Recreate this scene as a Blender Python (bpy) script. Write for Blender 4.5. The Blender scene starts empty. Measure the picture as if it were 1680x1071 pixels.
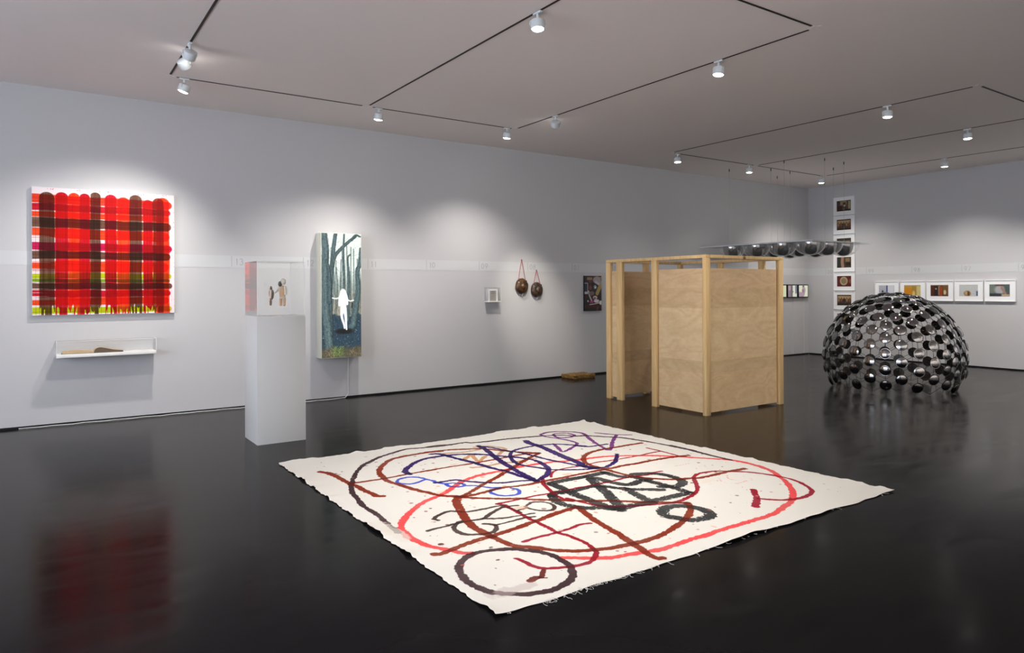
import bpy, bmesh, math, random
import numpy as np
from mathutils import Vector, Matrix

C = bpy.context.scene.collection
PI = math.pi
random.seed(7)
RNG = np.random.default_rng(7)

# ------------------------------------------------------------------ room dimensions (metres)
WY = 9.311          # long wall with the painting, plane y = WY
WX = 14.578         # far end wall, plane x = WX
CH = 3.768          # ceiling height
BX, BY = -5.0, -4.6 # walls behind the camera

def lin(c):
    c = np.asarray(c, float) / 255.0
    return np.where(c <= 0.04045, c / 12.92, ((c + 0.055) / 1.055) ** 2.4)

def rgba(c):
    l = lin(c)
    return (float(l[0]), float(l[1]), float(l[2]), 1.0)

# ------------------------------------------------------------------ materials
def mat(name, col, rough=0.5, metal=0.0, spec=0.5, emit=None, strength=0.0, noise=None, bump=None, coat=0.0):
    """noise = (scale, other colour, detail, stretch xyz); bump = (scale, strength)"""
    m = bpy.data.materials.new(name); m.use_nodes = True
    nt = m.node_tree; b = nt.nodes['Principled BSDF']
    b.inputs['Base Color'].default_value = rgba(col)
    b.inputs['Roughness'].default_value = rough
    b.inputs['Metallic'].default_value = metal
    b.inputs['Specular IOR Level'].default_value = spec
    b.inputs['Coat Weight'].default_value = coat
    if emit is not None:
        b.inputs['Emission Color'].default_value = rgba(emit)
        b.inputs['Emission Strength'].default_value = strength
    if noise or bump:
        tc = nt.nodes.new('ShaderNodeTexCoord')
    if noise:
        mp = nt.nodes.new('ShaderNodeMapping'); mp.inputs['Scale'].default_value = noise[3]
        n = nt.nodes.new('ShaderNodeTexNoise'); n.inputs['Scale'].default_value = noise[0]
        n.inputs['Detail'].default_value = noise[2]
        r = nt.nodes.new('ShaderNodeValToRGB')
        r.color_ramp.elements[0].position = 0.35; r.color_ramp.elements[1].position = 0.65
        r.color_ramp.elements[0].color = rgba(col); r.color_ramp.elements[1].color = rgba(noise[1])
        nt.links.new(tc.outputs['Object'], mp.inputs[0]); nt.links.new(mp.outputs[0], n.inputs['Vector'])
        nt.links.new(n.outputs['Fac'], r.inputs[0]); nt.links.new(r.outputs[0], b.inputs['Base Color'])
    if bump:
        n2 = nt.nodes.new('ShaderNodeTexNoise'); n2.inputs['Scale'].default_value = bump[0]
        n2.inputs['Detail'].default_value = 4
        bp = nt.nodes.new('ShaderNodeBump'); bp.inputs['Strength'].default_value = bump[1]
        bp.inputs['Distance'].default_value = 0.01
        nt.links.new(tc.outputs['Object'], n2.inputs['Vector'])
        nt.links.new(n2.outputs['Fac'], bp.inputs['Height']); nt.links.new(bp.outputs[0], b.inputs['Normal'])
    return m

def mat_attr(name, rough=0.6, spec=0.3, emission=0.0, weave=None):
    """colour comes from the pigment attribute computed for the painted surface"""
    m = bpy.data.materials.new(name); m.use_nodes = True
    nt = m.node_tree; b = nt.nodes['Principled BSDF']
    a = nt.nodes.new('ShaderNodeAttribute'); a.attribute_name = 'pigment'
    b.inputs['Roughness'].default_value = rough
    b.inputs['Specular IOR Level'].default_value = spec
    if emission > 0:
        b.inputs['Base Color'].default_value = (0.02, 0.02, 0.02, 1)
        nt.links.new(a.outputs['Color'], b.inputs['Emission Color'])
        b.inputs['Emission Strength'].default_value = emission
    else:
        nt.links.new(a.outputs['Color'], b.inputs['Base Color'])
    if weave:
        tc = nt.nodes.new('ShaderNodeTexCoord')
        n2 = nt.nodes.new('ShaderNodeTexNoise'); n2.inputs['Scale'].default_value = weave[0]
        bp = nt.nodes.new('ShaderNodeBump'); bp.inputs['Strength'].default_value = weave[1]
        bp.inputs['Distance'].default_value = 0.01
        nt.links.new(tc.outputs['Object'], n2.inputs['Vector'])
        nt.links.new(n2.outputs['Fac'], bp.inputs['Height']); nt.links.new(bp.outputs[0], b.inputs['Normal'])
    return m

def mat_clear(name, tint=(0.99, 0.992, 0.992), ior=1.45, haze=0.0):
    m = bpy.data.materials.new(name); m.use_nodes = True
    nt = m.node_tree; nt.nodes.clear()
    out = nt.nodes.new('ShaderNodeOutputMaterial')
    tr = nt.nodes.new('ShaderNodeBsdfTransparent'); tr.inputs[0].default_value = (*tint, 1)
    gl = nt.nodes.new('ShaderNodeBsdfGlossy'); gl.inputs['Roughness'].default_value = 0.01
    fr = nt.nodes.new('ShaderNodeFresnel'); fr.inputs[0].default_value = ior
    mx = nt.nodes.new('ShaderNodeMixShader')
    ge = nt.nodes.new('ShaderNodeNewGeometry'); inv = nt.nodes.new('ShaderNodeMath'); inv.operation = 'SUBTRACT'; inv.inputs[0].default_value = 1.0
    nt.links.new(ge.outputs['Backfacing'], inv.inputs[1])
    mu = nt.nodes.new('ShaderNodeMath'); mu.operation = 'MULTIPLY'
    nt.links.new(fr.outputs[0], mu.inputs[0]); nt.links.new(inv.outputs[0], mu.inputs[1])
    m3 = nt.nodes.new('ShaderNodeMath'); m3.operation = 'MULTIPLY'; m3.inputs[1].default_value = 1.75; m3.use_clamp = True
    nt.links.new(mu.outputs[0], m3.inputs[0]); nt.links.new(m3.outputs[0], mx.inputs[0]); nt.links.new(tr.outputs[0], mx.inputs[1]); nt.links.new(gl.outputs[0], mx.inputs[2])
    last = mx
    if haze > 0:
        df = nt.nodes.new('ShaderNodeBsdfDiffuse'); df.inputs[0].default_value = (0.92, 0.93, 0.92, 1)
        m2 = nt.nodes.new('ShaderNodeMixShader'); m2.inputs[0].default_value = haze
        nt.links.new(mx.outputs[0], m2.inputs[1]); nt.links.new(df.outputs[0], m2.inputs[2]); last = m2
    nt.links.new(last.outputs[0], out.inputs[0])
    return m

def mat_floor():
    m = bpy.data.materials.new('polished concrete'); m.use_nodes = True
    nt = m.node_tree; b = nt.nodes['Principled BSDF']; L = nt.links.new
    tc = nt.nodes.new('ShaderNodeTexCoord')
    n1 = nt.nodes.new('ShaderNodeTexNoise'); n1.inputs['Scale'].default_value = 0.7; n1.inputs['Detail'].default_value = 8; n1.inputs['Distortion'].default_value = 1.2
    L(tc.outputs['Object'], n1.inputs['Vector'])
    r = nt.nodes.new('ShaderNodeValToRGB')
    r.color_ramp.elements[0].position = 0.3; r.color_ramp.elements[1].position = 0.72
    r.color_ramp.elements[0].color = rgba((18, 17, 19)); r.color_ramp.elements[1].color = rgba((25, 24, 24))
    L(n1.outputs['Fac'], r.inputs[0]); L(r.outputs[0], b.inputs['Base Color'])
    mp = nt.nodes.new('ShaderNodeMapping'); mp.inputs['Rotation'].default_value = (0, 0, 0.6); mp.inputs['Scale'].default_value = (1.0, 3.2, 1)
    L(tc.outputs['Object'], mp.inputs[0])
    n2 = nt.nodes.new('ShaderNodeTexNoise'); n2.inputs['Scale'].default_value = 1.6; n2.inputs['Detail'].default_value = 6; n2.inputs['Distortion'].default_value = 0.8
    L(mp.outputs[0], n2.inputs['Vector'])
    mr = nt.nodes.new('ShaderNodeMapRange'); mr.inputs['From Min'].default_value = 0.3; mr.inputs['From Max'].default_value = 0.7
    mr.inputs['To Min'].default_value = 0.12; mr.inputs['To Max'].default_value = 0.24
    L(n2.outputs['Fac'], mr.inputs[0]); L(mr.outputs[0], b.inputs['Roughness'])
    n3 = nt.nodes.new('ShaderNodeTexNoise'); n3.inputs['Scale'].default_value = 3.0; n3.inputs['Detail'].default_value = 5
    L(tc.outputs['Object'], n3.inputs['Vector'])
    bp = nt.nodes.new('ShaderNodeBump'); bp.inputs['Strength'].default_value = 0.10; bp.inputs['Distance'].default_value = 0.01
    L(n3.outputs['Fac'], bp.inputs['Height']); L(bp.outputs[0], b.inputs['Normal'])
    # dark sealed concrete: matt seen from above, a strong sheen towards grazing angles
    b.inputs['Specular IOR Level'].default_value = 0.0
    gl = nt.nodes.new('ShaderNodeBsdfGlossy'); gl.inputs[0].default_value = (0.97, 0.95, 0.93, 1)
    L(mr.outputs[0], gl.inputs['Roughness']); L(bp.outputs[0], gl.inputs['Normal'])
    fr = nt.nodes.new('ShaderNodeFresnel'); fr.inputs[0].default_value = 1.45
    pw = nt.nodes.new('ShaderNodeMath'); pw.operation = 'POWER'; pw.inputs[1].default_value = 2.4; L(fr.outputs[0], pw.inputs[0])
    mk = nt.nodes.new('ShaderNodeMath'); mk.operation = 'MULTIPLY_ADD'; mk.inputs[1].default_value = 5.2; mk.inputs[2].default_value = 0.003
    L(pw.outputs[0], mk.inputs[0])
    dn = nt.nodes.new('ShaderNodeMath'); dn.operation = 'MULTIPLY_ADD'; dn.inputs[1].default_value = 2.0; dn.inputs[2].default_value = 1.0; L(mk.outputs[0], dn.inputs[0])
    sf = nt.nodes.new('ShaderNodeMath'); sf.operation = 'DIVIDE'; L(mk.outputs[0], sf.inputs[0]); L(dn.outputs[0], sf.inputs[1])
    mx = nt.nodes.new('ShaderNodeMixShader'); L(sf.outputs[0], mx.inputs[0]); L(b.outputs[0], mx.inputs[1]); L(gl.outputs[0], mx.inputs[2])
    L(mx.outputs[0], nt.nodes['Material Output'].inputs[0])
    return m

def mat_wood(name, c1, c2, scale, stretch, dist=2.0, knots=None):
    m = bpy.data.materials.new(name); m.use_nodes = True
    nt = m.node_tree; b = nt.nodes['Principled BSDF']; L = nt.links.new
    tc = nt.nodes.new('ShaderNodeTexCoord'); mp = nt.nodes.new('ShaderNodeMapping'); mp.inputs['Scale'].default_value = stretch
    L(tc.outputs['Object'], mp.inputs[0])
    w = nt.nodes.new('ShaderNodeTexNoise'); w.inputs['Scale'].default_value = scale; w.inputs['Detail'].default_value = 1.5; w.inputs['Distortion'].default_value = dist * 0.25
    L(mp.outputs[0], w.inputs['Vector'])
    mm = nt.nodes.new('ShaderNodeMath'); mm.operation = 'MULTIPLY'; mm.inputs[1].default_value = 6.0 if not knots else 9.0; L(w.outputs['Fac'], mm.inputs[0])
    fr = nt.nodes.new('ShaderNodeMath'); fr.operation = 'PINGPONG'; fr.inputs[1].default_value = 0.5; L(mm.outputs[0], fr.inputs[0])
    n = nt.nodes.new('ShaderNodeTexNoise'); n.inputs['Scale'].default_value = scale * 14; n.inputs['Detail'].default_value = 3
    mp2 = nt.nodes.new('ShaderNodeMapping'); mp2.inputs['Scale'].default_value = (stretch[0], stretch[1], stretch[2] * 0.8)
    L(tc.outputs['Object'], mp2.inputs[0]); L(mp2.outputs[0], n.inputs['Vector'])
    ad = nt.nodes.new('ShaderNodeMath'); ad.operation = 'MULTIPLY_ADD'; ad.inputs[1].default_value = 0.9
    L(fr.outputs[0], ad.inputs[0]); L(n.outputs['Fac'], ad.inputs[2])
    sc = nt.nodes.new('ShaderNodeMath'); sc.operation = 'MULTIPLY'; sc.inputs[1].default_value = 0.7; L(ad.outputs[0], sc.inputs[0])
    r = nt.nodes.new('ShaderNodeValToRGB'); r.color_ramp.elements[0].position = 0.2; r.color_ramp.elements[1].position = 0.85
    r.color_ramp.elements[0].color = rgba(c1); r.color_ramp.elements[1].color = rgba(c2)
    L(sc.outputs[0], r.inputs[0])
    last = r.outputs[0]
    if knots:
        v = nt.nodes.new('ShaderNodeTexVoronoi'); v.inputs['Scale'].default_value = knots
        mp3 = nt.nodes.new('ShaderNodeMapping'); mp3.inputs['Scale'].default_value = (1, 1, 0.45)
        L(tc.outputs['Object'], mp3.inputs[0]); L(mp3.outputs[0], v.inputs['Vector'])
        kr = nt.nodes.new('ShaderNodeValToRGB'); kr.color_ramp.elements[0].position = 0.07; kr.color_ramp.elements[1].position = 0.13
        kr.color_ramp.elements[0].color = (0.25, 0.13, 0.07, 1); kr.color_ramp.elements[1].color = (1, 1, 1, 1)
        L(v.outputs['Distance'], kr.inputs[0])
        mx = nt.nodes.new('ShaderNodeMix'); mx.data_type = 'RGBA'; mx.blend_type = 'MULTIPLY'; mx.inputs[0].default_value = 1
        L(last, mx.inputs[6]); L(kr.outputs[0], mx.inputs[7]); last = mx.outputs[2]
    else:
        # sheets are rolled from veneers of slightly different tone, one above the other
        sx = nt.nodes.new('ShaderNodeSeparateXYZ'); L(tc.outputs['Object'], sx.inputs[0])
        kr = nt.nodes.new('ShaderNodeValToRGB'); kr.color_ramp.interpolation = 'CONSTANT'
        el = kr.color_ramp.elements
        el[0].position = 0; el[0].color = (0.93, 0.90, 0.86, 1)
        el[1].position = 0.28; el[1].color = (0.84, 0.82, 0.78, 1)
        for p, c in ((0.36, (0.97, 0.97, 0.95, 1)), (0.62, (1, 1, 0.98, 1)), (0.72, (0.88, 0.84, 0.80, 1)), (0.86, (0.94, 0.90, 0.88, 1))):
            e = el.new(p); e.color = c
        dv = nt.nodes.new('ShaderNodeMath'); dv.operation = 'DIVIDE'; dv.inputs[1].default_value = 1.75; L(sx.outputs[2], dv.inputs[0])
        L(dv.outputs[0], kr.inputs[0])
        mx = nt.nodes.new('ShaderNodeMix'); mx.data_type = 'RGBA'; mx.blend_type = 'MULTIPLY'; mx.inputs[0].default_value = 1
        L(last, mx.inputs[6]); L(kr.outputs[0], mx.inputs[7]); last = mx.outputs[2]
    L(last, b.inputs['Base Color']); b.inputs['Roughness'].default_value = 0.55
    return m

M = {}
M['wall'] = mat('wall paint', (189, 188, 190), 0.75, spec=0.2, bump=(60, 0.03))
M['band'] = mat('pale timeline paint', (195, 196, 198), 0.6, spec=0.25)
M['numeral'] = mat('grey numeral paint', (158, 159, 161), 0.6)
M['ceiling'] = mat('ceiling paint', (240, 231, 227), 0.85, spec=0.1)
M['floor'] = mat_floor()
M['black'] = mat('black shadow gap', (8, 8, 9), 0.8)
M['track'] = mat('dark track slot', (26, 20, 18), 0.6)
M['whitemetal'] = mat('white powder coat', (205, 210, 212), 0.35)
M['whitepaint'] = mat('white lacquer', (228, 227, 224), 0.4)
M['plinth'] = mat('white plinth paint', (206, 205, 202), 0.45, spec=0.35)
M['offwhite'] = mat('off-white box enamel', (206, 206, 192), 0.4)
M['lens'] = mat('lamp lens', (255, 255, 255), 0.3, emit=(255, 253, 248), strength=40)
M['clear'] = mat_clear('clear acrylic', haze=0.015)
M['edge'] = mat_clear('acrylic edge', (0.95, 0.97, 0.96), haze=0.7)
M['mirror'] = mat('smoked mirror', (176, 174, 174), 0.03, metal=1.0)
M['rim'] = mat('black rim', (12, 12, 12), 0.3)
M['discback'] = mat('dark brown disc back', (52, 40, 33), 0.35, noise=(60, (24, 20, 18), 3, (1, 1, 1)))
M['wire'] = mat('dark steel wire', (34, 31, 30), 0.35, metal=0.4)
M['pine'] = mat_wood('pine stud', (228, 196, 142), (206, 166, 110), 6, (1, 1, 0.06), 1.0, knots=3.4)
M['plywood'] = mat_wood('birch plywood', (228, 200, 158), (208, 174, 130), 1.25, (1, 1, 2.6), 3.0)
M['plyedge'] = mat('pale plywood back', (200, 176, 138), 0.6)
M['cord'] = mat('red cord', (170, 50, 62), 0.8)
M['cable'] = mat('white cable', (225, 225, 222), 0.5)
M['steel'] = mat('steel', (150, 150, 150), 0.3, metal=1.0)
M['darkmetal'] = mat('dark metal', (30, 30, 31), 0.4)
M['framewhite'] = mat('white frame', (236, 236, 236), 0.4)
M['matboard'] = mat('white mat board', (232, 233, 235), 0.8)
M['bezel'] = mat('black bezel', (10, 10, 14), 0.3)

# ------------------------------------------------------------------ mesh helpers
def new_obj(name, me, parent=None):
    o = bpy.data.objects.new(name, me); C.objects.link(o)
    if parent is not None: o.parent = parent
    return o

def obj(name, bm, material, parent=None, smooth=False, loc=None):
    me = bpy.data.meshes.new(name)
    bmesh.ops.recalc_face_normals(bm, faces=bm.faces)
    bm.to_mesh(me); bm.free()
    mats = material if isinstance(material, (list, tuple)) else [material]
    for m_ in mats: me.materials.append(m_)
    if smooth:
        for p in me.polygons: p.use_smooth = True
    me.set_sharp_from_angle(angle=math.radians(38))
    o = new_obj(name, me, parent)
    if loc is not None: o.location = loc
    return o

def tag(o, label, cat, group=None, kind=None):
    if label: o['label'] = label
    if cat: o['category'] = cat
    if group: o['group'] = group
    if kind: o['kind'] = kind
    return o

def empty(name, loc, label, cat, group=None, rz=0.0):
    o = bpy.data.objects.new(name, None); C.objects.link(o)
    o.location = loc; o.rotation_euler = (0, 0, rz)
    return tag(o, label, cat, group)

def struct(name, bm, m, parent=None, smooth=False):
    o = obj(name, bm, m, parent, smooth)
    if parent is None: o['kind'] = 'structure'
    return o

def box(bm, x0, x1, y0, y1, z0, z1, bevel=0.0, mi=0):
    vs = [bm.verts.new(p) for p in ((x0,y0,z0),(x1,y0,z0),(x1,y1,z0),(x0,y1,z0),(x0,y0,z1),(x1,y0,z1),(x1,y1,z1),(x0,y1,z1))]
    fs = [bm.faces.new([vs[i] for i in q]) for q in ((3,2,1,0),(4,5,6,7),(0,1,5,4),(1,2,6,5),(2,3,7,6),(3,0,4,7))]
    for f in fs: f.material_index = mi
    if bevel > 0:
        es = list({e for f in fs for e in f.edges})
        r = bmesh.ops.bevel(bm, geom=es, offset=bevel, segments=2, affect='EDGES', profile=0.5)
        for f in r['faces']: f.material_index = mi
    return fs

def tube(bm, pts, r, seg=6, mi=0, cap=True):
    pts = [Vector(p) for p in pts]; rings = []
    rr = r if isinstance(r, (list, tuple)) else [r] * len(pts)
    up = None
    for i, p in enumerate(pts):
        d = (pts[min(i+1, len(pts)-1)] - pts[max(i-1, 0)]).normalized()
        if up is None:
            up = Vector((0, 0, 1)) if abs(d.z) < 0.9 else Vector((1, 0, 0))
        a = d.cross(up)
        if a.length < 1e-5: a = d.orthogonal()
        a.normalize(); b = a.cross(d).normalized(); up = b
        rings.append([bm.verts.new(p + (a * math.cos(2*PI*k/seg) + b * math.sin(2*PI*k/seg)) * rr[i]) for k in range(seg)])
    for i in range(len(rings)-1):
        for k in range(seg):
            f = bm.faces.new((rings[i][k], rings[i][(k+1) % seg], rings[i+1][(k+1) % seg], rings[i+1][k])); f.material_index = mi; f.smooth = True
    if cap:
        for q in (rings[0][::-1], rings[-1]):
            f = bm.faces.new(q); f.material_index = mi

def lathe(bm, prof, seg=24, mi=0, T=None, sx=1.0, sy=1.0, mis=None):
    T = T or Matrix.Identity(4); rings = []
    for r, z in prof:
        if r < 1e-6: rings.append([bm.verts.new(T @ Vector((0, 0, z)))])
        else: rings.append([bm.verts.new(T @ Vector((r*sx*math.cos(2*PI*k/seg), r*sy*math.sin(2*PI*k/seg), z))) for k in range(seg)])
    for i in range(len(rings)-1):
        a, b = rings[i], rings[i+1]; m_ = mis[i] if mis else mi
        for k in range(seg):
            if len(a) == 1 and len(b) == 1: continue
            if len(a) == 1: q = (a[0], b[(k+1) % seg], b[k])
            elif len(b) == 1: q = (a[k], a[(k+1) % seg], b[0])
            else: q = (a[k], a[(k+1) % seg], b[(k+1) % seg], b[k])
            f = bm.faces.new(q); f.material_index = m_; f.smooth = True

def B(): return bmesh.new()

def one_box(name, m, parent, *a, bevel=0.0):
    bm = B(); box(bm, *a, bevel=bevel); return obj(name, bm, m, parent)

# ------------------------------------------------------------------ pigment rasters
def value_noise(h, w, cells, seed):
    r = np.random.default_rng(seed)
    g = r.random((int(cells[0]) + 2, int(cells[1]) + 2))
    y = np.linspace(0, cells[0] - 1e-6, h); x = np.linspace(0, cells[1] - 1e-6, w)
    yi = y.astype(int); xi = x.astype(int); fy = (y - yi)[:, None]; fx = (x - xi)[None]
    fy = fy*fy*(3-2*fy); fx = fx*fx*(3-2*fx)
    a = g[yi][:, xi]; b = g[yi][:, xi+1]; c = g[yi+1][:, xi]; d = g[yi+1][:, xi+1]
    return (a*(1-fx)+b*fx)*(1-fy) + (c*(1-fx)+d*fx)*fy

def fbm(h, w, cells, seed, octaves=4):
    o = 0; amp = 1; t = 0
    for k in range(octaves):
        cy, cx = cells[0]*2**k, cells[1]*2**k
        o = o + amp*value_noise(h, w, (cy, cx), seed + k); t += amp; amp *= 0.55
    return o / t

def catmull(pts, step):
    P = np.array(pts, float)
    if len(P) < 3:
        n = max(2, int(np.linalg.norm(P[-1]-P[0])/step)); t = np.linspace(0, 1, n)[:, None]
        return P[0]*(1-t) + P[-1]*t
    Q = np.vstack([2*P[0]-P[1], P, 2*P[-1]-P[-2]]); out = []
    for i in range(1, len(Q)-2):
        n = max(1, int(np.linalg.norm(Q[i+1]-Q[i])/step)); t = np.linspace(0, 1, n, endpoint=False)[:, None]
        out.append(0.5*((2*Q[i]) + (-Q[i-1]+Q[i+1])*t + (2*Q[i-1]-5*Q[i]+4*Q[i+1]-Q[i+2])*t*t + (-Q[i-1]+3*Q[i]-3*Q[i+1]+Q[i+2])*t**3))
    out.append(P[-1:]); return np.vstack(out)

def grid_obj(name, verts, cols, ny, nx, material, parent=None):
    """verts (ny*nx,3), cols (ny*nx,3) linear; rows run along the first axis"""
    me = bpy.data.meshes.new(name)
    nf = (ny-1)*(nx-1)
    me.vertices.add(ny*nx); me.vertices.foreach_set('co', np.ascontiguousarray(verts, dtype=np.float32).ravel())
    i = (np.arange(ny-1)[:, None]*nx + np.arange(nx-1)[None]).ravel()
    q = np.stack([i, i+1, i+nx+1, i+nx], 1).astype(np.int32)
    me.loops.add(nf*4); me.loops.foreach_set('vertex_index', q.ravel())
    me.polygons.add(nf); me.polygons.foreach_set('loop_start', (np.arange(nf)*4).astype(np.int32))
    me.update(calc_edges=True)
    at = me.color_attributes.new('pigment', 'FLOAT_COLOR', 'POINT')
    c4 = np.ones((ny*nx, 4), np.float32); c4[:, :3] = cols
    at.data.foreach_set('color', c4.ravel())
    me.materials.append(material)
    me.validate()
    return new_obj(name, me, parent)

def flat_picture(name, img, origin, du, dv, material, parent):
    """img (ny,nx,3) sRGB 0-255 with row 0 at the top; origin = top-left corner"""
    ny, nx = img.shape[:2]
    o, du, dv = (np.array(v, float) for v in (origin, du, dv))
    t = np.linspace(0, 1, nx)[None, :, None]; s = np.linspace(0, 1, ny)[:, None, None]
    V = o + du*t + dv*s
    return grid_obj(name, V.reshape(-1, 3), lin(np.clip(img, 0, 255)).reshape(-1, 3), ny, nx, material, parent)

class Canvas2D:
    """a small painter working in a unit square, u to the right, v downwards"""
    def __init__(self, ny, nx, bg, seed=1):
        self.ny, self.nx = ny, nx
        self.a = np.ones((ny, nx, 3))*np.array(bg, float)
        self.v, self.u = np.mgrid[0:ny, 0:nx]; self.u = (self.u+0.5)/nx; self.v = (self.v+0.5)/ny
        self.seed = seed
    def put(self, mask, col): self.a += (np.array(col, float)-self.a)*np.clip(mask, 0, 1)[..., None]
    def rect(self, u0, v0, u1, v1, col, soft=0.01, op=1.0):
        m_ = np.clip((self.u-u0)/soft+0.5, 0, 1)*np.clip((u1-self.u)/soft+0.5, 0, 1)*np.clip((self.v-v0)/soft+0.5, 0, 1)*np.clip((v1-self.v)/soft+0.5, 0, 1)
        self.put(m_*op, col)
    def disc(self, cu, cv, ru, rv, col, soft=0.15, op=1.0):
        d = np.sqrt(((self.u-cu)/ru)**2+((self.v-cv)/rv)**2); self.put(np.clip((1-d)/soft+0.5, 0, 1)*op, col)
    def line(self, pts, w, col, asp=1.0, op=1.0, soft=0.5, wob=None):
        P = np.array(pts, float); P[:, 1] *= asp
        P = catmull(P, 0.01); V = self.v*asp; best = np.full(self.u.shape, 9.0)
        W = np.linspace(w[0], w[1], len(P)) if isinstance(w, tuple) else np.full(len(P), w)
        for i in range(len(P)):
            d = np.hypot(self.u-P[i, 0], V-P[i, 1])/W[i]; best = np.minimum(best, d)
        if wob is not None: best = best+wob
        self.put(np.clip((0.5-best)/soft*2+0.5, 0, 1)*op, col)
    def grain(self, cells, amt, seed=0, oct_=3):
        n = fbm(self.ny, self.nx, cells, self.seed*31+seed, oct_)-0.5; self.a += n[..., None]*2*amt

# ------------------------------------------------------------------ light levels
EXPOSURE = 0.0
FILL_GLOW = 10
LBOX = 1.25
CANVN = 1100
WASH = dict(size=118, blend=1.0)
NARROW = dict(size=104, blend=1.0)
SPOTS = [
 (1.320, 8.10, (1.0, 8.32, 2.6), 'lit ceiling spotlight at the left corner of the near track, above the plaid painting', 310, NARROW),
 (3.540, 8.10, (3.50, 8.30, 2.6), 'lit ceiling spotlight above the light box', 250, dict(size=100, blend=1.0)),
 (5.470, 8.10, (5.45, 8.30, 2.6), 'lit ceiling spotlight above the small booklet case', 240, dict(size=104, blend=1.0)),
 (5.614, 7.18, (6.80, WY, 1.20), 'ceiling spotlight with its lens turned away, right of the booklet case lamp', 330, dict(size=30, blend=1.0, col=(1, .93, .80), along='y')),
 (3.394, 4.57, (3.34, 4.50, 2.6), 'large lit ceiling spotlight at the top centre of the view', 225, dict(size=100, blend=1.0, along='y')),
 (5.614, 4.55, (5.5, 4.6, 2.6), 'lit ceiling spotlight between the canvas and the booth', 190, dict(size=115, blend=1.0, along='y')),
 (8.900, 8.073, (8.9, 8.0, 2.6), 'lit ceiling spotlight above and behind the booth', 60, WASH),
 (10.80, 8.073, (10.8, 8.1, 2.6), 'lit ceiling spotlight left of the hanging wires', 50, WASH),
 (13.10, 8.073, (13.2, 8.1, 2.6), 'lit ceiling spotlight nearest the room corner', 230, dict(size=130, blend=1)),
 (8.757, 4.51, (8.75, 4.5, 2.6), 'lit ceiling spotlight right of centre, nearest above the dome', 190, dict(size=120, blend=1, along='y')),
 (10.991, 4.53, (11.0, 4.5, 2.6), 'lit ceiling spotlight beyond the dome, on the middle cross track', 200, dict(size=120, blend=1, along='y')),
 (13.181, 5.80, (13.3, 5.85, 2.6), 'lit ceiling spotlight nearest the row of framed photographs', 240, dict(size=118, blend=1, along='y')),
 (1.176, 6.92, (0.7, WY, 1.2), 'tilted ceiling spotlight aimed at the plaid painting, nearer of the pair', 120, dict(size=70, blend=1, along='y')),
 (1.176, 7.22, (3.43, WY, 1.2), 'tilted ceiling spotlight with its back turned, farther of the pair', 130, dict(size=50, blend=1, along='y')),
 (13.181, 3.90, (13.4, 3.9, 2.6), 'added ceiling spotlight out of view to the right of the framed photographs', 330, dict(size=118, blend=1, along='y')),  # extra unseen lamp, added to brighten the far wall
 (3.000, 3.503, (2.85, 3.5, 2.6), 'added ceiling spotlight out of view over the near corner of the canvas', 270, dict(size=90, blend=1)),  # extra unseen lamp, added to brighten the canvas
 (3.394, -1.2, (3.4, BY, 1.6), 'added fill spotlight behind the viewer aimed at the rear wall', 750, dict(size=120)),  # this and the next two are added, bouncing fill off unseen walls
 (8.757, -1.2, (8.7, BY, 1.6), 'added fill spotlight behind the viewer, far side, aimed at the rear wall', 750, dict(size=120)),
 (12.2, -1.0, (WX, -2.5, 1.6), 'added fill spotlight out of view to the right aimed at the far wall', 800, dict(size=120)),
]

# ================================================================== THE ROOM
bm = B(); box(bm, BX-0.2, WX+0.2, BY-0.2, WY+0.2, -0.2, 0.0); struct('floor', bm, M['floor'])
bm = B(); box(bm, BX-0.2, WX+0.2, BY-0.2, WY+0.2, CH, CH+0.2); struct('ceiling', bm, M['ceiling'])
GAP = 0.026
bm = B(); box(bm, BX, WX+0.15, WY, WY+0.15, GAP, CH); struct('wall_left', bm, M['wall'])
bm = B(); box(bm, WX, WX+0.15, BY, WY, GAP, CH); struct('wall_far', bm, M['wall'])
bm = B(); box(bm, BX, WX, WY+0.012, WY+0.05, 0.0, GAP); struct('baseboard_left', bm, M['black'])
bm = B(); box(bm, WX+0.012, WX+0.05, BY, WY, 0.0, GAP); struct('baseboard_far', bm, M['black'])
bm = B(); box(bm, BX, WX, BY-0.15, BY, 0, CH); struct('wall_rear', bm, M['whitepaint'])
# unseen wall behind left of the camera; glowing pane added for cool fill
wy0, wy1, wz0, wz1 = -2.6, 6.4, 0.45, 3.35
bm = B()
box(bm, BX-0.15, BX, BY, wy0, 0, CH); box(bm, BX-0.15, BX, wy1, WY, 0, CH)
box(bm, BX-0.15, BX, wy0, wy1, 0, wz0); box(bm, BX-0.15, BX, wy0, wy1, wz1, CH)
struct('wall_entry', bm, M['whitepaint'])
bm = B(); box(bm, BX-0.14, BX-0.12, wy0, wy1, wz0, wz1)
fill_pane = struct('fill_panel_1', bm, mat('added cool fill glow', (215, 228, 245), 0.5, emit=(218, 226, 240), strength=FILL_GLOW))
bm = B()
for k in range(7):
    y = wy0 + (wy1-wy0)*k/6; box(bm, BX-0.12, BX-0.04, y-0.03, y+0.03, wz0, wz1)
box(bm, BX-0.12, BX-0.04, wy0, wy1, wz0, wz0+0.05); box(bm, BX-0.12, BX-0.04, wy0, wy1, wz1-0.05, wz1)
obj('fill_panel_frame', bm, M['darkmetal'], fill_pane)

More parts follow.
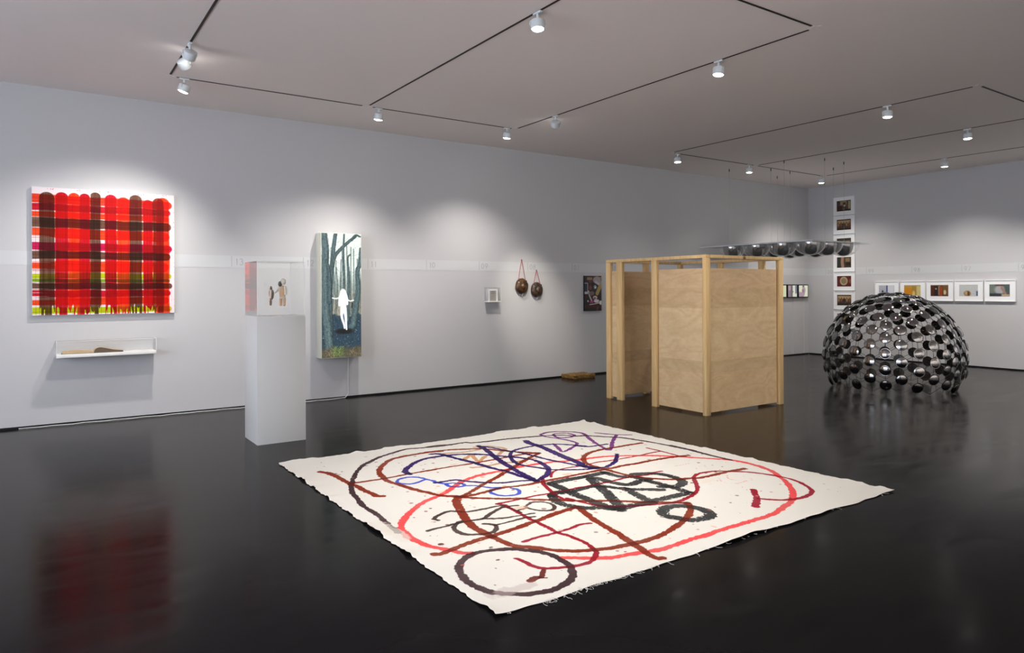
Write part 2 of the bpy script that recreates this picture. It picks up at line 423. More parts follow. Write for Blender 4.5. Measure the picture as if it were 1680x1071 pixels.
# ------------------------------------------------------------------ timeline strip with year numerals
def arc(cx, cy, rx, ry, a0, a1, n=18):
    return [(cx+rx*math.cos(math.radians(a0+(a1-a0)*i/n)), cy+ry*math.sin(math.radians(a0+(a1-a0)*i/n))) for i in range(n+1)]
GLYPH = {
    '0': [arc(.3, .5, .27, .48, 0, 360)],
    '1': [[(.16, .80), (.30, .98), (.30, 0)]],
    '3': [arc(.28, .74, .22, .24, 150, -80), arc(.28, .27, .26, .27, 85, -150)],
    '2': [arc(.3, .70, .25, .28, 165, -25) + [(.03, .02), (.57, .02)]],
    '6': [arc(.3, .30, .27, .29, 0, 360), [(.07, .42), (.36, .98)]],
    '7': [[(.04, .97), (.56, .97), (.2, 0)]],
    '8': [arc(.3, .75, .20, .22, 0, 360), arc(.3, .27, .26, .27, 0, 360)],
    '9': [arc(.3, .70, .27, .29, 0, 360), [(.53, .58), (.24, .02)]],
}
def ribbon(bm, pts, w, f3, t=0.0015):
    P = [Vector((p[0], p[1])) for p in pts]; L_, R_ = [], []
    for i, p in enumerate(P):
        d = (P[min(i+1, len(P)-1)]-P[max(i-1, 0)]).normalized(); n = Vector((-d.y, d.x))*w/2
        L_.append(p+n); R_.append(p-n)
    for i in range(len(P)-1):
        a = [bm.verts.new(f3(q.x, q.y, t)) for q in (L_[i], L_[i+1], R_[i+1], R_[i])]
        b = [bm.verts.new(f3(q.x, q.y, 0)) for q in (L_[i], L_[i+1], R_[i+1], R_[i])]
        bm.faces.new(a)
        for k in range(4): bm.faces.new((a[k], b[k], b[(k+1) % 4], a[(k+1) % 4]))
ZB0, ZB1 = 1.793, 1.945
bm = B(); box(bm, BX, WX, WY-0.002, WY, ZB0, ZB1); strip1 = struct('trim_1', bm, M['band'])
bm = B(); box(bm, WX-0.002, WX, BY, WY-0.002, ZB0-0.01, ZB1-0.003); strip2 = struct('trim_2', bm, M['band'])
def numeral(txt, f3, parent):
    bm = B(); ribbon(bm, [(0, 0.012), (0, .150)], .005, f3)
    obj('year_tick', bm, M['numeral'], parent)
    bm = B(); x = 0.042; hgt = .080
    for ch in txt:
        for st in GLYPH[ch]:
            ribbon(bm, [(x+px_*hgt*0.95, .035+py_*hgt) for px_, py_ in st], .0075, f3)
        x += .068 if ch != '1' else .052
    obj('year_numeral', bm, M['numeral'], parent)
for txt, x in (('13', 2.059), ('12', 2.975), ('11', 3.895), ('10', 4.825), ('09', 5.748), ('08', 6.686), ('07', 7.625), ('06', 8.54)):
    numeral(txt, lambda u, v, t, x=x: Vector((x+u, WY-0.002-t, ZB0+v)), strip1)
for txt, y in (('00', 8.883), ('99', 7.963), ('98', 7.034), ('97', 6.117), ('96', 5.189)):
    numeral(txt, lambda u, v, t, y=y: Vector((WX-0.002-t, y-u, ZB0-0.01+v)), strip2)

# ------------------------------------------------------------------ light tracks let into the ceiling
def track_loop(xs, ya, yb, label):
    t = empty('light_track', (xs[0], ya, CH), label, 'light track', 'recessed light track loops')
    g = 0.07; w = 0.010
    def run(x0, x1, y0, y1):
        bm = B(); box(bm, x0-xs[0], x1-xs[0], y0-ya, y1-ya, -0.0045, -0.0006)
        obj('track_run', bm, M['track'], t)
    def cap(x, y):
        bm = B(); box(bm, x-xs[0]-0.05, x-xs[0]+0.05, y-ya-0.016, y-ya+0.016, -0.0038, -0.0006)
        box(bm, x-xs[0]-0.016, x-xs[0]+0.016, y-ya-0.05, y-ya+0.05, -0.0036, -0.0006)
        obj('track_joint', bm, M['ceiling'], t)
    for x in xs:
        run(x-w, x+w, ya+g, yb-g)
        cap(x, ya); cap(x, yb)
    for y in (ya, yb):
        for a, b in zip(xs[:-1], xs[1:]): run(a+g, b-g, y-w, y+w)
    return t
track_loop((1.176, 3.394, 5.614), 3.503, 8.10, 'dark recessed light track loop in the ceiling above the canvas')
track_loop((8.757, 10.991, 13.181), 3.486, 8.073, 'dark recessed light track loop in the ceiling above the dome')

# ------------------------------------------------------------------ spotlights
def spotlight(x, y, target, label, power, size=70, blend=0.6, on=True, col=(1.0, 0.95, 0.885), drop=0.125, along='x'):
    t = empty('track_spotlight', (x, y, CH), label, 'spotlight', 'white puck spotlights on the ceiling tracks')
    bm = B()
    if along == 'x': box(bm, -0.05, 0.05, -0.015, 0.015, -0.022, -0.004, bevel=0.003)
    else: box(bm, -0.015, 0.015, -0.05, 0.05, -0.022, -0.004, bevel=0.003)
    obj('adapter', bm, M['whitemetal'], t)
    bm = B(); tube(bm, [(0, 0, -0.02), (0, 0, -0.062)], 0.012, 10)
    obj('stem', bm, M['whitemetal'], t)
    p = Vector((0, 0, -drop + 0.02))
    d = (Vector(target) - (Vector((x, y, CH)) + p)).normalized()
    q = d.to_track_quat('-Z', 'Y').to_matrix().to_4x4()
    side = q @ Vector((1, 0, 0))
    bm = B()
    tube(bm, [p+side*0.062+d*0.01, p+side*0.062-d*0.0+Vector((0, 0, 0.025)), p+side*0.03+Vector((0, 0, 0.045)), (0, 0, -0.06), p-side*0.03+Vector((0, 0, 0.045)), p-side*0.062+Vector((0, 0, 0.025)), p-side*0.062+d*0.01], 0.005, 6)
    obj('yoke', bm, M['whitemetal'], t)
    T = Matrix.Translation(p) @ q
    bm = B()
    lathe(bm, [(0, .036), (.046, .036), (.056, .030), (.058, .022), (.058, -.038), (.056, -.042), (.051, -.042), (.050, -.036)], 28, T=T, mis=[0, 0, 0, 0, 0, 1, 1])
    obj('housing', bm, [M['whitemetal'], M['darkmetal']], t)
    bm = B(); lathe(bm, [(.050, -.0405), (.044, -.046), (.028, -.052), (0, -.054)], 28, T=T)
    obj('lens', bm, M['lens'] if on else M['whitepaint'], t)
    if on and power:
        l = bpy.data.lights.new('spot_lamp', 'SPOT'); l.energy = power; l.color = col
        l.spot_size = math.radians(size); l.spot_blend = blend; l.shadow_soft_size = 0.035
        o = bpy.data.objects.new('spot_lamp', l); C.objects.link(o); o.parent = t
        o.matrix_parent_inverse = Matrix.Identity(4)
        o.location = p + d*0.075; o.rotation_euler = d.to_track_quat('-Z', 'Y').to_euler()
    return t
for a in SPOTS: spotlight(*a[:5], **a[5])

# ================================================================== THE PAINTING
def plaid_raster(n=460):
    c = Canvas2D(n, n, (226, 214, 218), 5); A = c.a/255.0
    u, v = c.u, c.v
    def wob(k, amp, cells=(9, 9)): return (fbm(n, n, cells, k, 3)-0.5)*amp
    def mul(mask, col, k, streak):
        s = fbm(n, n, (3, 160) if streak == 'v' else (160, 3), k, 2)
        op = np.clip(mask, 0, 1)*np.clip(0.96+(s-0.5)*0.30, 0, 1)
        nonlocal A
        A = A*(1-op[..., None]) + A*(np.array(col)/255.0)*op[..., None]
    cr, og, brn, lime, mag = (204, 12, 34), (244, 66, 20), (104, 74, 56), (188, 212, 8), (200, 14, 78)
    VB = [(.045, .150, brn, .035), (.150, .240, cr, .03), (.238, .318, og, .03), (.312, .388, cr, .03), (.385, .462, brn, .015),
          (.488, .575, cr, .025), (.575, .668, og, .04), (.662, .758, brn, .015), (.762, .842, cr, .05), (.836, .922, (150, 60, 40), .03), (.86, .965, og, .025)]
    HB = [(.055, .125, (238, 60, 30)), (.125, .185, cr), (.185, .233, og), (.235, .315, brn), (.316, .400, og), (.425, .495, mag),
          (.492, .560, brn), (.570, .660, og), (.665, .715, lime), (.712, .746, (120, 170, 30)), (.745, .800, brn), (.803, .862, cr), (.862, .925, og), (.938, .99, lime)]
    for k, (a, b, col) in enumerate(HB):
        e = wob(100+k, .014, (40, 8)); end = .985 - 0.03*((k*37) % 5)/5
        r = (b-a)/2; mid = (a+b)/2
        m_ = np.clip((u*0+ (r - np.abs(v+e-mid)))/.006, 0, 1)
        cap = np.clip((1-np.hypot(np.maximum(u-(end-r*1.1), 0)/(r*1.1), (v-mid)/r))/.1, 0, 1)
        white = ((fbm(n, n, (170, 2.5), 300+k, 2) > 0.60) & (u < .15) & (((v > .37) & (v < .44)) | ((v > .56) & (v < .68)) | ((v > .79) & (v < .88))))*1.0
        mul(m_*np.where(u > end-r*1.1, cap, 1)*(1-white*1.0), col, 500+k, 'h')
    for k, (a, b, col, top) in enumerate(VB):
        e = wob(200+k, .012, (6, 30)); r = (b-a)/2; mid = (a+b)/2
        m_ = np.clip((r-np.abs(u+e-mid))/.005, 0, 1)
        cap = np.clip((1-np.hypot((u-mid)/r, np.minimum(v-(top+r*.9), 0)/(r*.9)))/.08, 0, 1)
        if k == 10: cap = cap*np.clip((.30-v+wob(77, .1))/.03, 0, 1)
        drip = fbm(n, n, (1.2, 60), 700+k, 2); m_ = m_*np.where(v > .90+drip*.12, (fbm(n, n, (1.01, 90), 820+k, 1) > .42)*1.0, 1)
        mul(m_*np.where(v < top+r*.9, cap, 1), col, 600+k, 'v')
    for k in range(20):
        x = .02+k*.0485+RNG.random()*.008; m_ = np.clip((.0014-np.abs(u-x-wob(k, .004)))/.0012, 0, 1)*(v > .12)
        mul(m_*.7, (120, 30, 30), 900+k, 'v')
        y = .08+k*.047+RNG.random()*.01; m_ = np.clip((.0013-np.abs(v-y-wob(k+50, .006)))/.0012, 0, 1)*(u < .97)
        mul(m_*.6, (130, 30, 30), 940+k, 'h')
    c.a = A*255
    for k in range(9):
        x0 = RNG.random()*.8; y0 = .01+RNG.random()*.12
        c.line([(x0, y0), (x0+.15, y0+.03*RNG.random()), (x0+.35*RNG.random()+.1, y0+.06*RNG.random())], .003, (190, 30, 50), op=.8)
    c.line([(.12, .1), (.2, .2), (.30, .235), (.36, .14), (.37, .04)], .005, (120, 10, 20), op=.6)
    c.line([(.40, .2), (.40, .45), (.36, .7), (.38, .9)], .006, (90, 15, 15), op=.5)
    c.line([(.975, .08), (.965, .5), (.98, .9), (.978, .99)], .003, (170, 30, 60), op=.8)
    sp = RNG.random((260, 3))
    for a, b, s in sp:
        if b < .12 or a > .93: c.disc(a if b < .12 else .93+a*.07, b*.12 if b < .12 else b, .002+.002*s, .002+.002*s, (200, 50, 70), op=.6)
    return np.clip(c.a, 4, 250)
pt = empty('abstract_painting', (-0.030, WY, 1.235), 'large square painting of overlapping red, orange and brown plaid brush bands', 'painting')
PW_, PH_, PD = 1.42, 1.418, 0.042
one_box('stretched_canvas', M['framewhite'], pt, 0, PW_, -PD, -0.001, 0, PH_, bevel=0.002)
flat_picture('painted_face', plaid_raster(), (0.002, -PD-0.0008, PH_-0.002), (PW_-0.004, 0, 0), (0, 0, -PH_+0.004), mat_attr('translucent paint', 0.5, 0.12), pt)

# ================================================================== WALL SHELF with open book
sh = empty('display_shelf', (0.187, WY, 0.766), 'long white wall shelf under a clear acrylic cover, below the plaid painting', 'shelf')
SW, SD = 0.985, 0.20
one_box('shelf_board', M['whitepaint'], sh, 0, SW, -SD, -0.001, 0, 0.038, bevel=0.003)
bm = B(); th = 0.005; z0, z1 = 0.0382, 0.180
box(bm, 0, SW, -SD, -SD+th, z0, z1-th); box(bm, 0, th, -SD+th, -0.001, z0, z1-th); box(bm, SW-th, SW, -SD+th, -0.001, z0, z1-th); box(bm, 0, SW, -SD, -0.001, z1-th, z1)
cov = obj('acrylic_cover', bm, M['clear'], sh)
bm = B(); e = 0.0032
for a in ((0, SW, -SD-.0005, -SD+e, z1-e, z1+.0005), (-.0005, e, -SD, -.001, z1-e, z1+.0005), (SW-e, SW+.0005, -SD, -.001, z1-e, z1+.0005), (-.0005, e, -SD-.0005, -SD+e, z0, z1), (SW-e, SW+.0005, -SD-.0005, -SD+e, z0, z1)): box(bm, *a)
obj('cover_edge', bm, M['edge'], cov)
bk = empty('open_book', (0.235, WY-0.175, 0.8042), 'old open book with browned pages and a lifted right page, on the white shelf', 'book')
one_box('book_cover', mat('dark brown book cloth', (58, 46, 38), 0.7), bk, 0, 0.60, 0, 0.13, 0, 0.004)
paper = mat('browned paper', (206, 182, 142), 0.8, noise=(30, (190, 160, 118), 3, (1, 1, 8)))
bm = B(); n = 14
def page_block(prof, y0, y1, bm):
    top = [(x, z) for x, z in prof]
    for i in range(len(top)-1):
        (xa, za), (xb, zb) = top[i], top[i+1]
        v = [bm.verts.new(p) for p in ((xa, y0, .0042), (xb, y0, .0042), (xb, y0, zb), (xa, y0, za), (xa, y1, .0042), (xb, y1, .0042), (xb, y1, zb), (xa, y1, za))]
        for q in ((0, 1, 2, 3), (5, 4, 7, 6), (3, 2, 6, 7)): bm.faces.new([v[i_] for i_ in q])
        if i == 0: bm.faces.new((v[0], v[3], v[7], v[4]))
        if i == len(top)-2: bm.faces.new((v[1], v[5], v[6], v[2]))
page_block([(0.008+0.30*i/n, 0.030+0.008*math.sin(PI*(i/n))*1.0-0.006*(i/n)**3) for i in range(n+1)], .004, .126, bm)
obj('left_pages', bm, paper, bk)
bm = B(); page_block([(0.312, .020), (0.318, .038), (0.335, .051), (0.36, .057), (0.40, .053), (0.45, .040), (0.50, .027), (0.55, .020), (0.597, .015)], .006, .124, bm)
obj('right_pages', bm, mat('dark brown page edges', (96, 74, 52), 0.8), bk)
bm = B(); prev = None
prof = [(0.312, .020), (0.318, .042), (0.335, .056), (0.36, .062), (0.40, .058), (0.45, .044), (0.50, .031), (0.55, .024), (0.60, .019)]
for (x, z) in prof:
    cur = [bm.verts.new((x, y, z)) for y in (.002, .128)] + [bm.verts.new((x+.001, y, z-.0015)) for y in (.002, .128)]
    if prev:
        bm.faces.new((prev[0], cur[0], cur[1], prev[1])); bm.faces.new((prev[2], prev[3], cur[3], cur[2]))
        bm.faces.new((prev[0], prev[2], cur[2], cur[0])); bm.faces.new((prev[1], cur[1], cur[3], prev[3]))
    prev = cur
obj('lifted_page', bm, paper, bk, smooth=True)
def sheet(x, w, label):
    s = empty('paper_sheet', (x, WY-0.165, 0.8042), label, 'paper', 'loose papers on the shelf')
    c = Canvas2D(20, 40, (236, 235, 230), int(x*100))
    for k in range(5): c.rect(.12, .15+.15*k, .12+.7*((k*7) % 5+3)/8, .18+.15*k, (170, 170, 168), .03)
    one_box('sheet', M['framewhite'], s, 0, w, 0, .11, 0, .0012)
    flat_picture('written_side', c.a, (.003, .107, .0016), (w-.006, 0, 0), (0, -.104, 0), mat_attr('white paper %g' % x, 0.8), s)
sheet(0.87, 0.135, 'flat white printed sheet on the shelf next to the open book')
sheet(1.01, 0.145, 'flat white printed sheet nearest the right end of the shelf')

# ================================================================== PLINTH, CASE AND DOLLS
PX0, PX1, PY0, PY1 = 1.767, 2.240, 6.953, 7.432
one = one_box('display_plinth', M['plinth'], None, 0, PX1-PX0, 0, PY1-PY0, 0, 1.243, bevel=0.002)
one.location = (PX0, PY0, 0); tag(one, 'tall white square plinth standing on the floor under a clear display case', 'plinth')
vt = empty('display_case', (PX0+.004, PY0+.004, 1.2435), 'clear acrylic box set over two small dolls on the white plinth', 'display case')
w, d, hh, th = PX1-PX0-.008, PY1-PY0-.008, .546, .005
bm = B()
box(bm, 0, w, 0, th, 0, hh-th); box(bm, 0, w, d-th, d, 0, hh-th); box(bm, 0, th, th, d-th, 0, hh-th); box(bm, w-th, w, th, d-th, 0, hh-th); box(bm, 0, w, 0, d, hh-th, hh)
obj('case_panes', bm, M['clear'], vt)
bm = B(); e = .0035; o_ = .0005
for (xa, xb) in ((-o_, e), (w-e, w+o_)):
    for (ya, yb) in ((-o_, e), (d-e, d+o_)): box(bm, xa, xb, ya, yb, 0, hh)
for za, zb in ((hh-e, hh+o_), (0, e)):
    for (xa, xb) in ((-o_, e), (w-e, w+o_)): box(bm, xa, xb, e, d-e, za, zb)
    for (ya, yb) in ((-o_, e), (d-e, d+o_)): box(bm, e, w-e, ya, yb, za, zb)
obj('case_edges', bm, M['edge'], vt)
cream = mat('cream knitted wool', (232, 222, 200), 0.9, bump=(260, 0.8)); cream2 = mat('ivory knitted wool', (222, 208, 178), 0.9, bump=(260, 0.8))
peach = mat('peach and tan yarn', (196, 140, 104), 0.9, noise=(90, (226, 184, 140), 2, (1, 1, 2)), bump=(220, 0.7))
black_w = mat('black wool', (22, 22, 22), 0.95, bump=(300, 1.0)); olive = mat('olive and brown yarn', (74, 78, 48), 0.9, noise=(120, (120, 60, 40), 2, (1, 1, 1)), bump=(260, .7))
magen = mat('magenta yarn', (190, 40, 96), 0.9, bump=(260, .7)); redy = mat('dark red yarn', (140, 34, 34), .9, bump=(260, .7)); brownw = mat('brown yarn', (88, 66, 48), .9, bump=(260, .7))
def blob(name, p, r, m, parent, seg=18):
    bm = B(); lathe(bm, [(math.sin(PI*i/12), -math.cos(PI*i/12)) for i in range(13)], seg, T=Matrix.Translation(p) @ Matrix.Diagonal((*r, 1)))
    return obj(name, bm, m, parent)
def limb(name, pts, rs, m, parent):
    bm = B(); P = catmull(pts, .006); R = np.interp(np.linspace(0, 1, len(P)), np.linspace(0, 1, len(rs)), rs)
    R = list(R); R[0] *= .6; R[-1] *= .6
    tube(bm, [tuple(q) for q in P], R, 12); return obj(name, bm, m, parent, smooth=True)
# the facing direction of the dolls: along the picture's horizontal (u) seen by the visitor
dx = Vector((math.sin(math.radians(55.6)), -math.cos(math.radians(55.6)), 0)); dz = Vector((0, 0, 1)); dy = Vector((math.cos(math.radians(55.6)), math.sin(math.radians(55.6)), 0))
def L3(u, v, w_=0.0): return tuple(dx*u + dz*v + dy*w_)
D1 = empty('knitted_doll', (2.07, 7.15, 1.2435), 'cream and peach knitted doll with a black puff on its head, in the case', 'doll', 'small dolls on the plinth')
limb('stand_rod', [L3(0, .0), L3(0, .10)], [.0022, .0022], M['clear'], D1)
one_box('stand_foot', M['clear'], D1, -.02, .02, -.02, .02, 0, .003)
limb('torso', [L3(0, .19), L3(0, .25), L3(0, .305)], [.028, .026, .020], peach, D1)
limb('skirt_band', [L3(0, .172), L3(0, .197)], [.034, .030], cream2, D1)
for s in (-1, 1):
    limb('leg', [L3(.016*s, .18), L3(.018*s, .14), L3(.018*s, .098)], [.014, .0145, .013], peach, D1)
limb('arm', [L3(.024, .298), L3(.034, .26, -.005), L3(.034, .21, -.008)], [.015, .015, .013], cream, D1)
limb('arm', [L3(-.020, .295), L3(-.045, .262), L3(-.073, .228)], [.013, .011, .007], cream, D1)
blob('head', L3(.008, .345), (.028, .028, .033), cream, D1)
blob('black_puff', L3(-.018, .322, -.016), (.020, .018, .028), black_w, D1)
limb('side_stripe', [L3(-.024, .285, -.006), L3(-.026, .235, -.008), L3(-.024, .20, -.006)], [.006, .006, .006], cream2, D1)
D2 = empty('stick_doll', (1.955, 7.15, 1.2435), 'slim olive doll with white, magenta and brown arms, left one in the case', 'doll', 'small dolls on the plinth')
limb('stand_rod', [L3(0, .0), L3(0, .10)], [.002, .002], M['clear'], D2)
one_box('stand_foot', M['clear'], D2, -.018, .018, -.018, .018, 0, .003)
limb('head', [L3(0, .262), L3(.002, .285), L3(0, .300)], [.013, .012, .006], olive, D2)
limb('torso', [L3(.002, .165), L3(.002, .22), L3(.002, .27)], [.012, .014, .013], olive, D2)
limb('sash', [L3(.002, .160), L3(.002, .178)], [.0145, .014], redy, D2)
limb('leg', [L3(-.002, .16), L3(-.001, .13), L3(-.002, .105)], [.012, .012, .010], olive, D2)
limb('white_arm', [L3(.004, .265, -.014), L3(.003, .22, -.016), L3(.0, .178, -.014)], [.009, .010, .008], cream, D2)
limb('magenta_arm', [L3(-.012, .255), L3(-.013, .225), L3(-.011, .195)], [.006, .007, .006], magen, D2)
limb('brown_arm', [L3(.016, .262), L3(.024, .225), L3(.020, .180), L3(.010, .165)], [.007, .009, .007, .005], brownw, D2)
limb('white_strand', [L3(.018, .19), L3(.024, .178), L3(.020, .158)], [.002, .003, .002], cream, D2)

# ================================================================== LIGHT BOX
lb = empty('light_box', (3.146, WY, 0.585), 'tall glowing light box of a white figure in a dark winter wood', 'light box')
LW, LD, LH = 0.567, 0.208, 1.687
one_box('box_casing', M['offwhite'], lb, 0, LW, -LD, -0.001, 0, LH, bevel=0.003)
def forest():
    c = Canvas2D(540, 180, (226, 234, 226), 3); asp = 3.0
    n1 = fbm(540, 180, (30, 10), 5, 4)
    c.put(np.clip((c.v-.30)/.12, 0, 1)*.7, (150, 160, 150)); c.put(np.clip((c.v-.44)/.1, 0, 1)*(.4+.5*n1), (170, 150, 128))
    R_ = np.random.default_rng(4)
    for k in range(26):
        x = R_.random(); y0 = .10+.22*R_.random(); c.line([(x, y0), (x+.03*R_.normal(), .45), (x+.03*R_.normal(), .66)], .012+.02*R_.random(), (95, 122, 122), asp, op=.65)
    for k in range(70):
        x, y = R_.random(), R_.random()*.55; c.line([(x, y), (x+.08*R_.normal(), y+.02*R_.normal()), (x+.2*R_.normal(), y+.03*R_.normal())], .006, (90, 105, 100), asp, op=.6)
    c.put(np.clip((c.v-.645)/.02+(n1-.5)*3, 0, 1), (48, 74, 92))
    n2 = fbm(540, 180, (90, 26), 9, 3); c.put(np.clip((c.v-.66)/.02, 0, 1)*np.clip((n2-.5)*5, 0, 1), (20, 34, 46)); c.put(np.clip((c.v-.66)/.02, 0, 1)*np.clip((n2-.62)*6, 0, 1), (110, 142, 160))
    bark = (fbm(540, 180, (60, 40), 21, 3)-.5)*.5
    def tree(pts, w, col): c.line(pts, (w[0]*1.18, w[1]*1.18), (38, 54, 58), asp, wob=bark*.3); c.line([(a-.008, b) for a, b in pts], w, col, asp, wob=bark*.5); c.line([(a+w[0]*.12, b) for a, b in pts], (w[0]*.25, w[1]*.25), (128, 150, 150), asp, op=.35, wob=bark)
    tree([(.36, -.02), (.30, .12), (.28, .20), (.22, .40), (.20, .60), (.22, .78)], (.07, .12), (88, 112, 116))
    tree([(.86, .02), (.70, .06), (.50, .12), (.34, .18), (.27, .26)], (.05, .08), (84, 108, 110))
    tree([(.98, .02), (.86, .01), (.76, .05)], (.03, .05), (70, 92, 96))
    tree([(.57, .0), (.55, .15), (.56, .35), (.55, .47)], (.03, .05), (92, 114, 116)); tree([(.72, .17), (.66, .20), (.68, .35), (.66, .5), (.66, .70)], (.03, .06), (92, 116, 118))
    tree([(.06, .0), (.10, .15), (.07, .30), (.08, .45), (.10, .6), (.16, .8), (.20, .95)], (.13, .19), (96, 120, 124))
    tree([(.12, .22), (.18, .30), (.20, .4), (.19, .55)], (.06, .10), (80, 104, 110))
    tree([(.99, .12), (.97, .24), (.90, .31), (.92, .45), (.86, .60), (.80, .72), (.76, .75)], (.06, .15), (86, 112, 116))
    c.disc(.56, .79, .22, .022, (22, 24, 26), .5)
    W_ = (238, 240, 248)
    c.disc(.535, .478, .075, .032, W_, .3); c.line([(.49, .47), (.45, .52), (.44, .58)], .05, W_, asp); c.line([(.58, .47), (.63, .52), (.64, .57)], .055, W_, asp)
    c.line([(.54, .50), (.535, .56), (.54, .62)], (.17, .14), W_, asp); c.line([(.47, .515), (.36, .525), (.27, .520)], .03, W_, asp); c.line([(.60, .52), (.70, .545), (.80, .54)], .03, W_, asp)
    c.line([(.51, .61), (.50, .67), (.555, .735), (.57, .765)], (.085, .04), W_, asp); c.line([(.58, .61), (.60, .68), (.61, .74), (.62, .775)], (.09, .04), W_, asp)
    c.disc(.535, .482, .026, .013, (206, 208, 216), .6)
    c.line([(.77, .56), (.76, .60)], .03, (40, 20, 24), asp)
    c.put(np.clip((c.v-.905)/.03+(n1-.5)*2, 0, 1)*.9, (96, 88, 66))
    for k in range(160):
        x = .25+.3*R_.random(); y = .93+.07*R_.random(); c.line([(x, y), (x+.04*R_.normal(), y-.035*R_.random())], .008, [(120, 165, 70), (90, 140, 60), (160, 180, 110)][k % 3], asp, op=.8)
    for k in range(160):
        x = [.7+.3*R_.random(), .05+.3*R_.random()][k % 2]; y = .945+.055*R_.random(); c.line([(x, y), (x+.06*R_.normal(), y-.03*R_.random())], .007, [(160, 130, 100), (110, 84, 66), (196, 170, 140)][k % 3], asp, op=.7)
    g = fbm(540, 180, (150, 60), 77, 3)-.5; g2 = fbm(540, 180, (40, 60), 78, 3)-.5
    dark_ = np.clip((215-c.a.mean(2))/80, 0, 1)[..., None]
    c.a = c.a*(1+(g*.55+g2*.45)[..., None]*dark_)*(1-.16*dark_)
    c.disc(.535, .478, .04, .02, W_, .4, .5)
    return np.clip(c.a, 3, 246)
bw = 0.006
flat_picture('backlit_photograph', forest(), (bw, -LD-0.001, LH-bw), (LW-2*bw, 0, 0), (0, 0, -LH+2*bw), mat_attr('backlit film', 0.35, 0.12, emission=LBOX), lb)
bm = B()
P = catmull([(.445, -.015, 0), (.445, -.015, -.25), (.445, -.012, -.45), (.44, -.02, -.53), (.40, -.02, -.574)], .03); tube(bm, [tuple(q) for q in P], .004, 6)
P = [(.40, -.02, -.574)] + [(.40-k*.1, -.016+.006*math.sin(k*1.3), -.579+.002*math.sin(k*2.1)) for k in range(1, 38)]; tube(bm, P, .004, 6)
obj('power_cord', bm, M['cable'], lb)

# ================================================================== SMALL CASE WITH BOOKLET
sc_ = empty('booklet_shelf', (5.847, WY, 1.300), 'small white wall shelf under a clear cover holding one grey booklet', 'shelf')
w, d = .252, .095
one_box('shelf_board', M['whitepaint'], sc_, 0, w, -d, -.001, 0, .016, bevel=.002)
one_box('back_board', M['framewhite'], sc_, .05, w-.025, -.035, -.029, .016, .205)
bm = B(); th = .004; box(bm, 0, w, -d, -d+th, .0162, .235); box(bm, 0, th, -d+th, -.001, .0162, .235); box(bm, w-th, w, -d+th, -.001, .0162, .235); box(bm, 0, w, -d, -.001, .2352, .239)
cv = obj('acrylic_cover', bm, M['clear'], sc_)
bm = B(); e = .003
for a in ((0, w, -d-.0004, -d+e, .236, .2394), (0, e, -d-.0004, -d+e, .0162, .236), (w-e, w, -d-.0004, -d+e, .0162, .236), (0, w, -e, -.0012, .236, .2394)): box(bm, *a)
obj('cover_edge', bm, M['edge'], cv)
bkl = empty('booklet', (5.847+.068, WY-.046, 1.3165), 'grey printed booklet standing upright in the small wall case', 'booklet')
one_box('pages', M['framewhite'], bkl, 0, .118, 0, .006, 0, .168)
c = Canvas2D(60, 42, (166, 164, 156), 12); c.grain((12, 10), 8)
c.rect(.25, .12, .75, .16, (96, 94, 90), .02); c.rect(.2, .25, .8, .33, (140, 138, 132), .03)
for k in range(6): c.rect(.15, .45+.07*k, .6+.2*((k*3) % 4)/4, .465+.07*k, (138, 136, 130), .02)
flat_picture('printed_cover', c.a, (.001, -.0008, .167), (.116, 0, 0), (0, 0, -.166), mat_attr('booklet cover', .6), bkl)

# ================================================================== HANGING GOURD DISCS
gourdmat = mat('dark burnished gourd shell', (92, 62, 36), .35, spec=.5, noise=(14, (30, 20, 14), 4, (1, 1, 1)), bump=(40, .35))
gourdmat2 = mat('mottled brown gourd shell', (78, 58, 44), .4, spec=.5, noise=(22, (28, 20, 16), 4, (1, 1, 1)), bump=(50, .4))
def gourd(x, z, rx, rz, nailx, nailz, m, label):
    g = empty('hanging_gourd', (x, WY-.005, z), label, 'gourd', 'gourds hung on the long wall by red cords')
    T = Matrix.Rotation(PI/2, 4, 'X')
    bm = B(); lathe(bm, [(0, -.002), (.9, .0), (1.0, .02), (.93, .045), (.78, .064), (.55, .074), (.36, .078), (.27, .090), (.16, .096), (0, .098)], 36, T=T, sx=rx, sy=rz)
    for v in bm.verts: v.co += Vector((math.sin(v.co.z*60)*.0015, 0, math.sin(v.co.x*70)*.0015))
    obj('shell', bm, m, g)
    bm = B()
    for s in (-1, 1):
        tube(bm, [(nailx-x+.003*s, -.02, nailz-z), (s*rx*.28+(nailx-x)*.5, -.022, (nailz-z+rz)*.5), (s*rx*.55, -.03, rz*.80), (s*rx*.56, -.056, rz*.62)], .004, 6)
    obj('red_cord', bm, M['cord'], g)
    bm = B(); tube(bm, [(nailx-x, .004, nailz-z+.003), (nailx-x, -.028, nailz-z+.006)], .0035, 6); obj('nail', bm, M['darkmetal'], g)
    bm = B()
    for px_, pz in ((-rx*.56, rz*.62), (rx*.56, rz*.62), (0, -rz*.80)): lathe(bm, [(0, .006), (.010, .004), (.013, 0)], 10, T=Matrix.Translation((px_, -.056, pz)) @ T)
    obj('cord_hole', bm, M['black'], g)
    bm = B(); tube(bm, [(0, -.05, -rz*.82), (.002, -.045, -rz*1.02), (-.002, -.03, -rz*1.12), (.003, -.028, -rz*1.26)], .0035, 6); tube(bm, [(0, -.03, -rz*1.05), (.014, -.03, -rz*1.12)], .002, 5)
    blob_T = Matrix.Translation((.004, -.054, -rz*.86)); lathe(bm, [(0, -.008), (.010, 0), (0, .008)], 8, T=blob_T)
    obj('tail_string', bm, M['cable'], g)
gourd(6.545, 1.552, .125, .131, 6.55, 1.978, gourdmat, 'larger left gourd disc hanging on the wall by a long red cord')
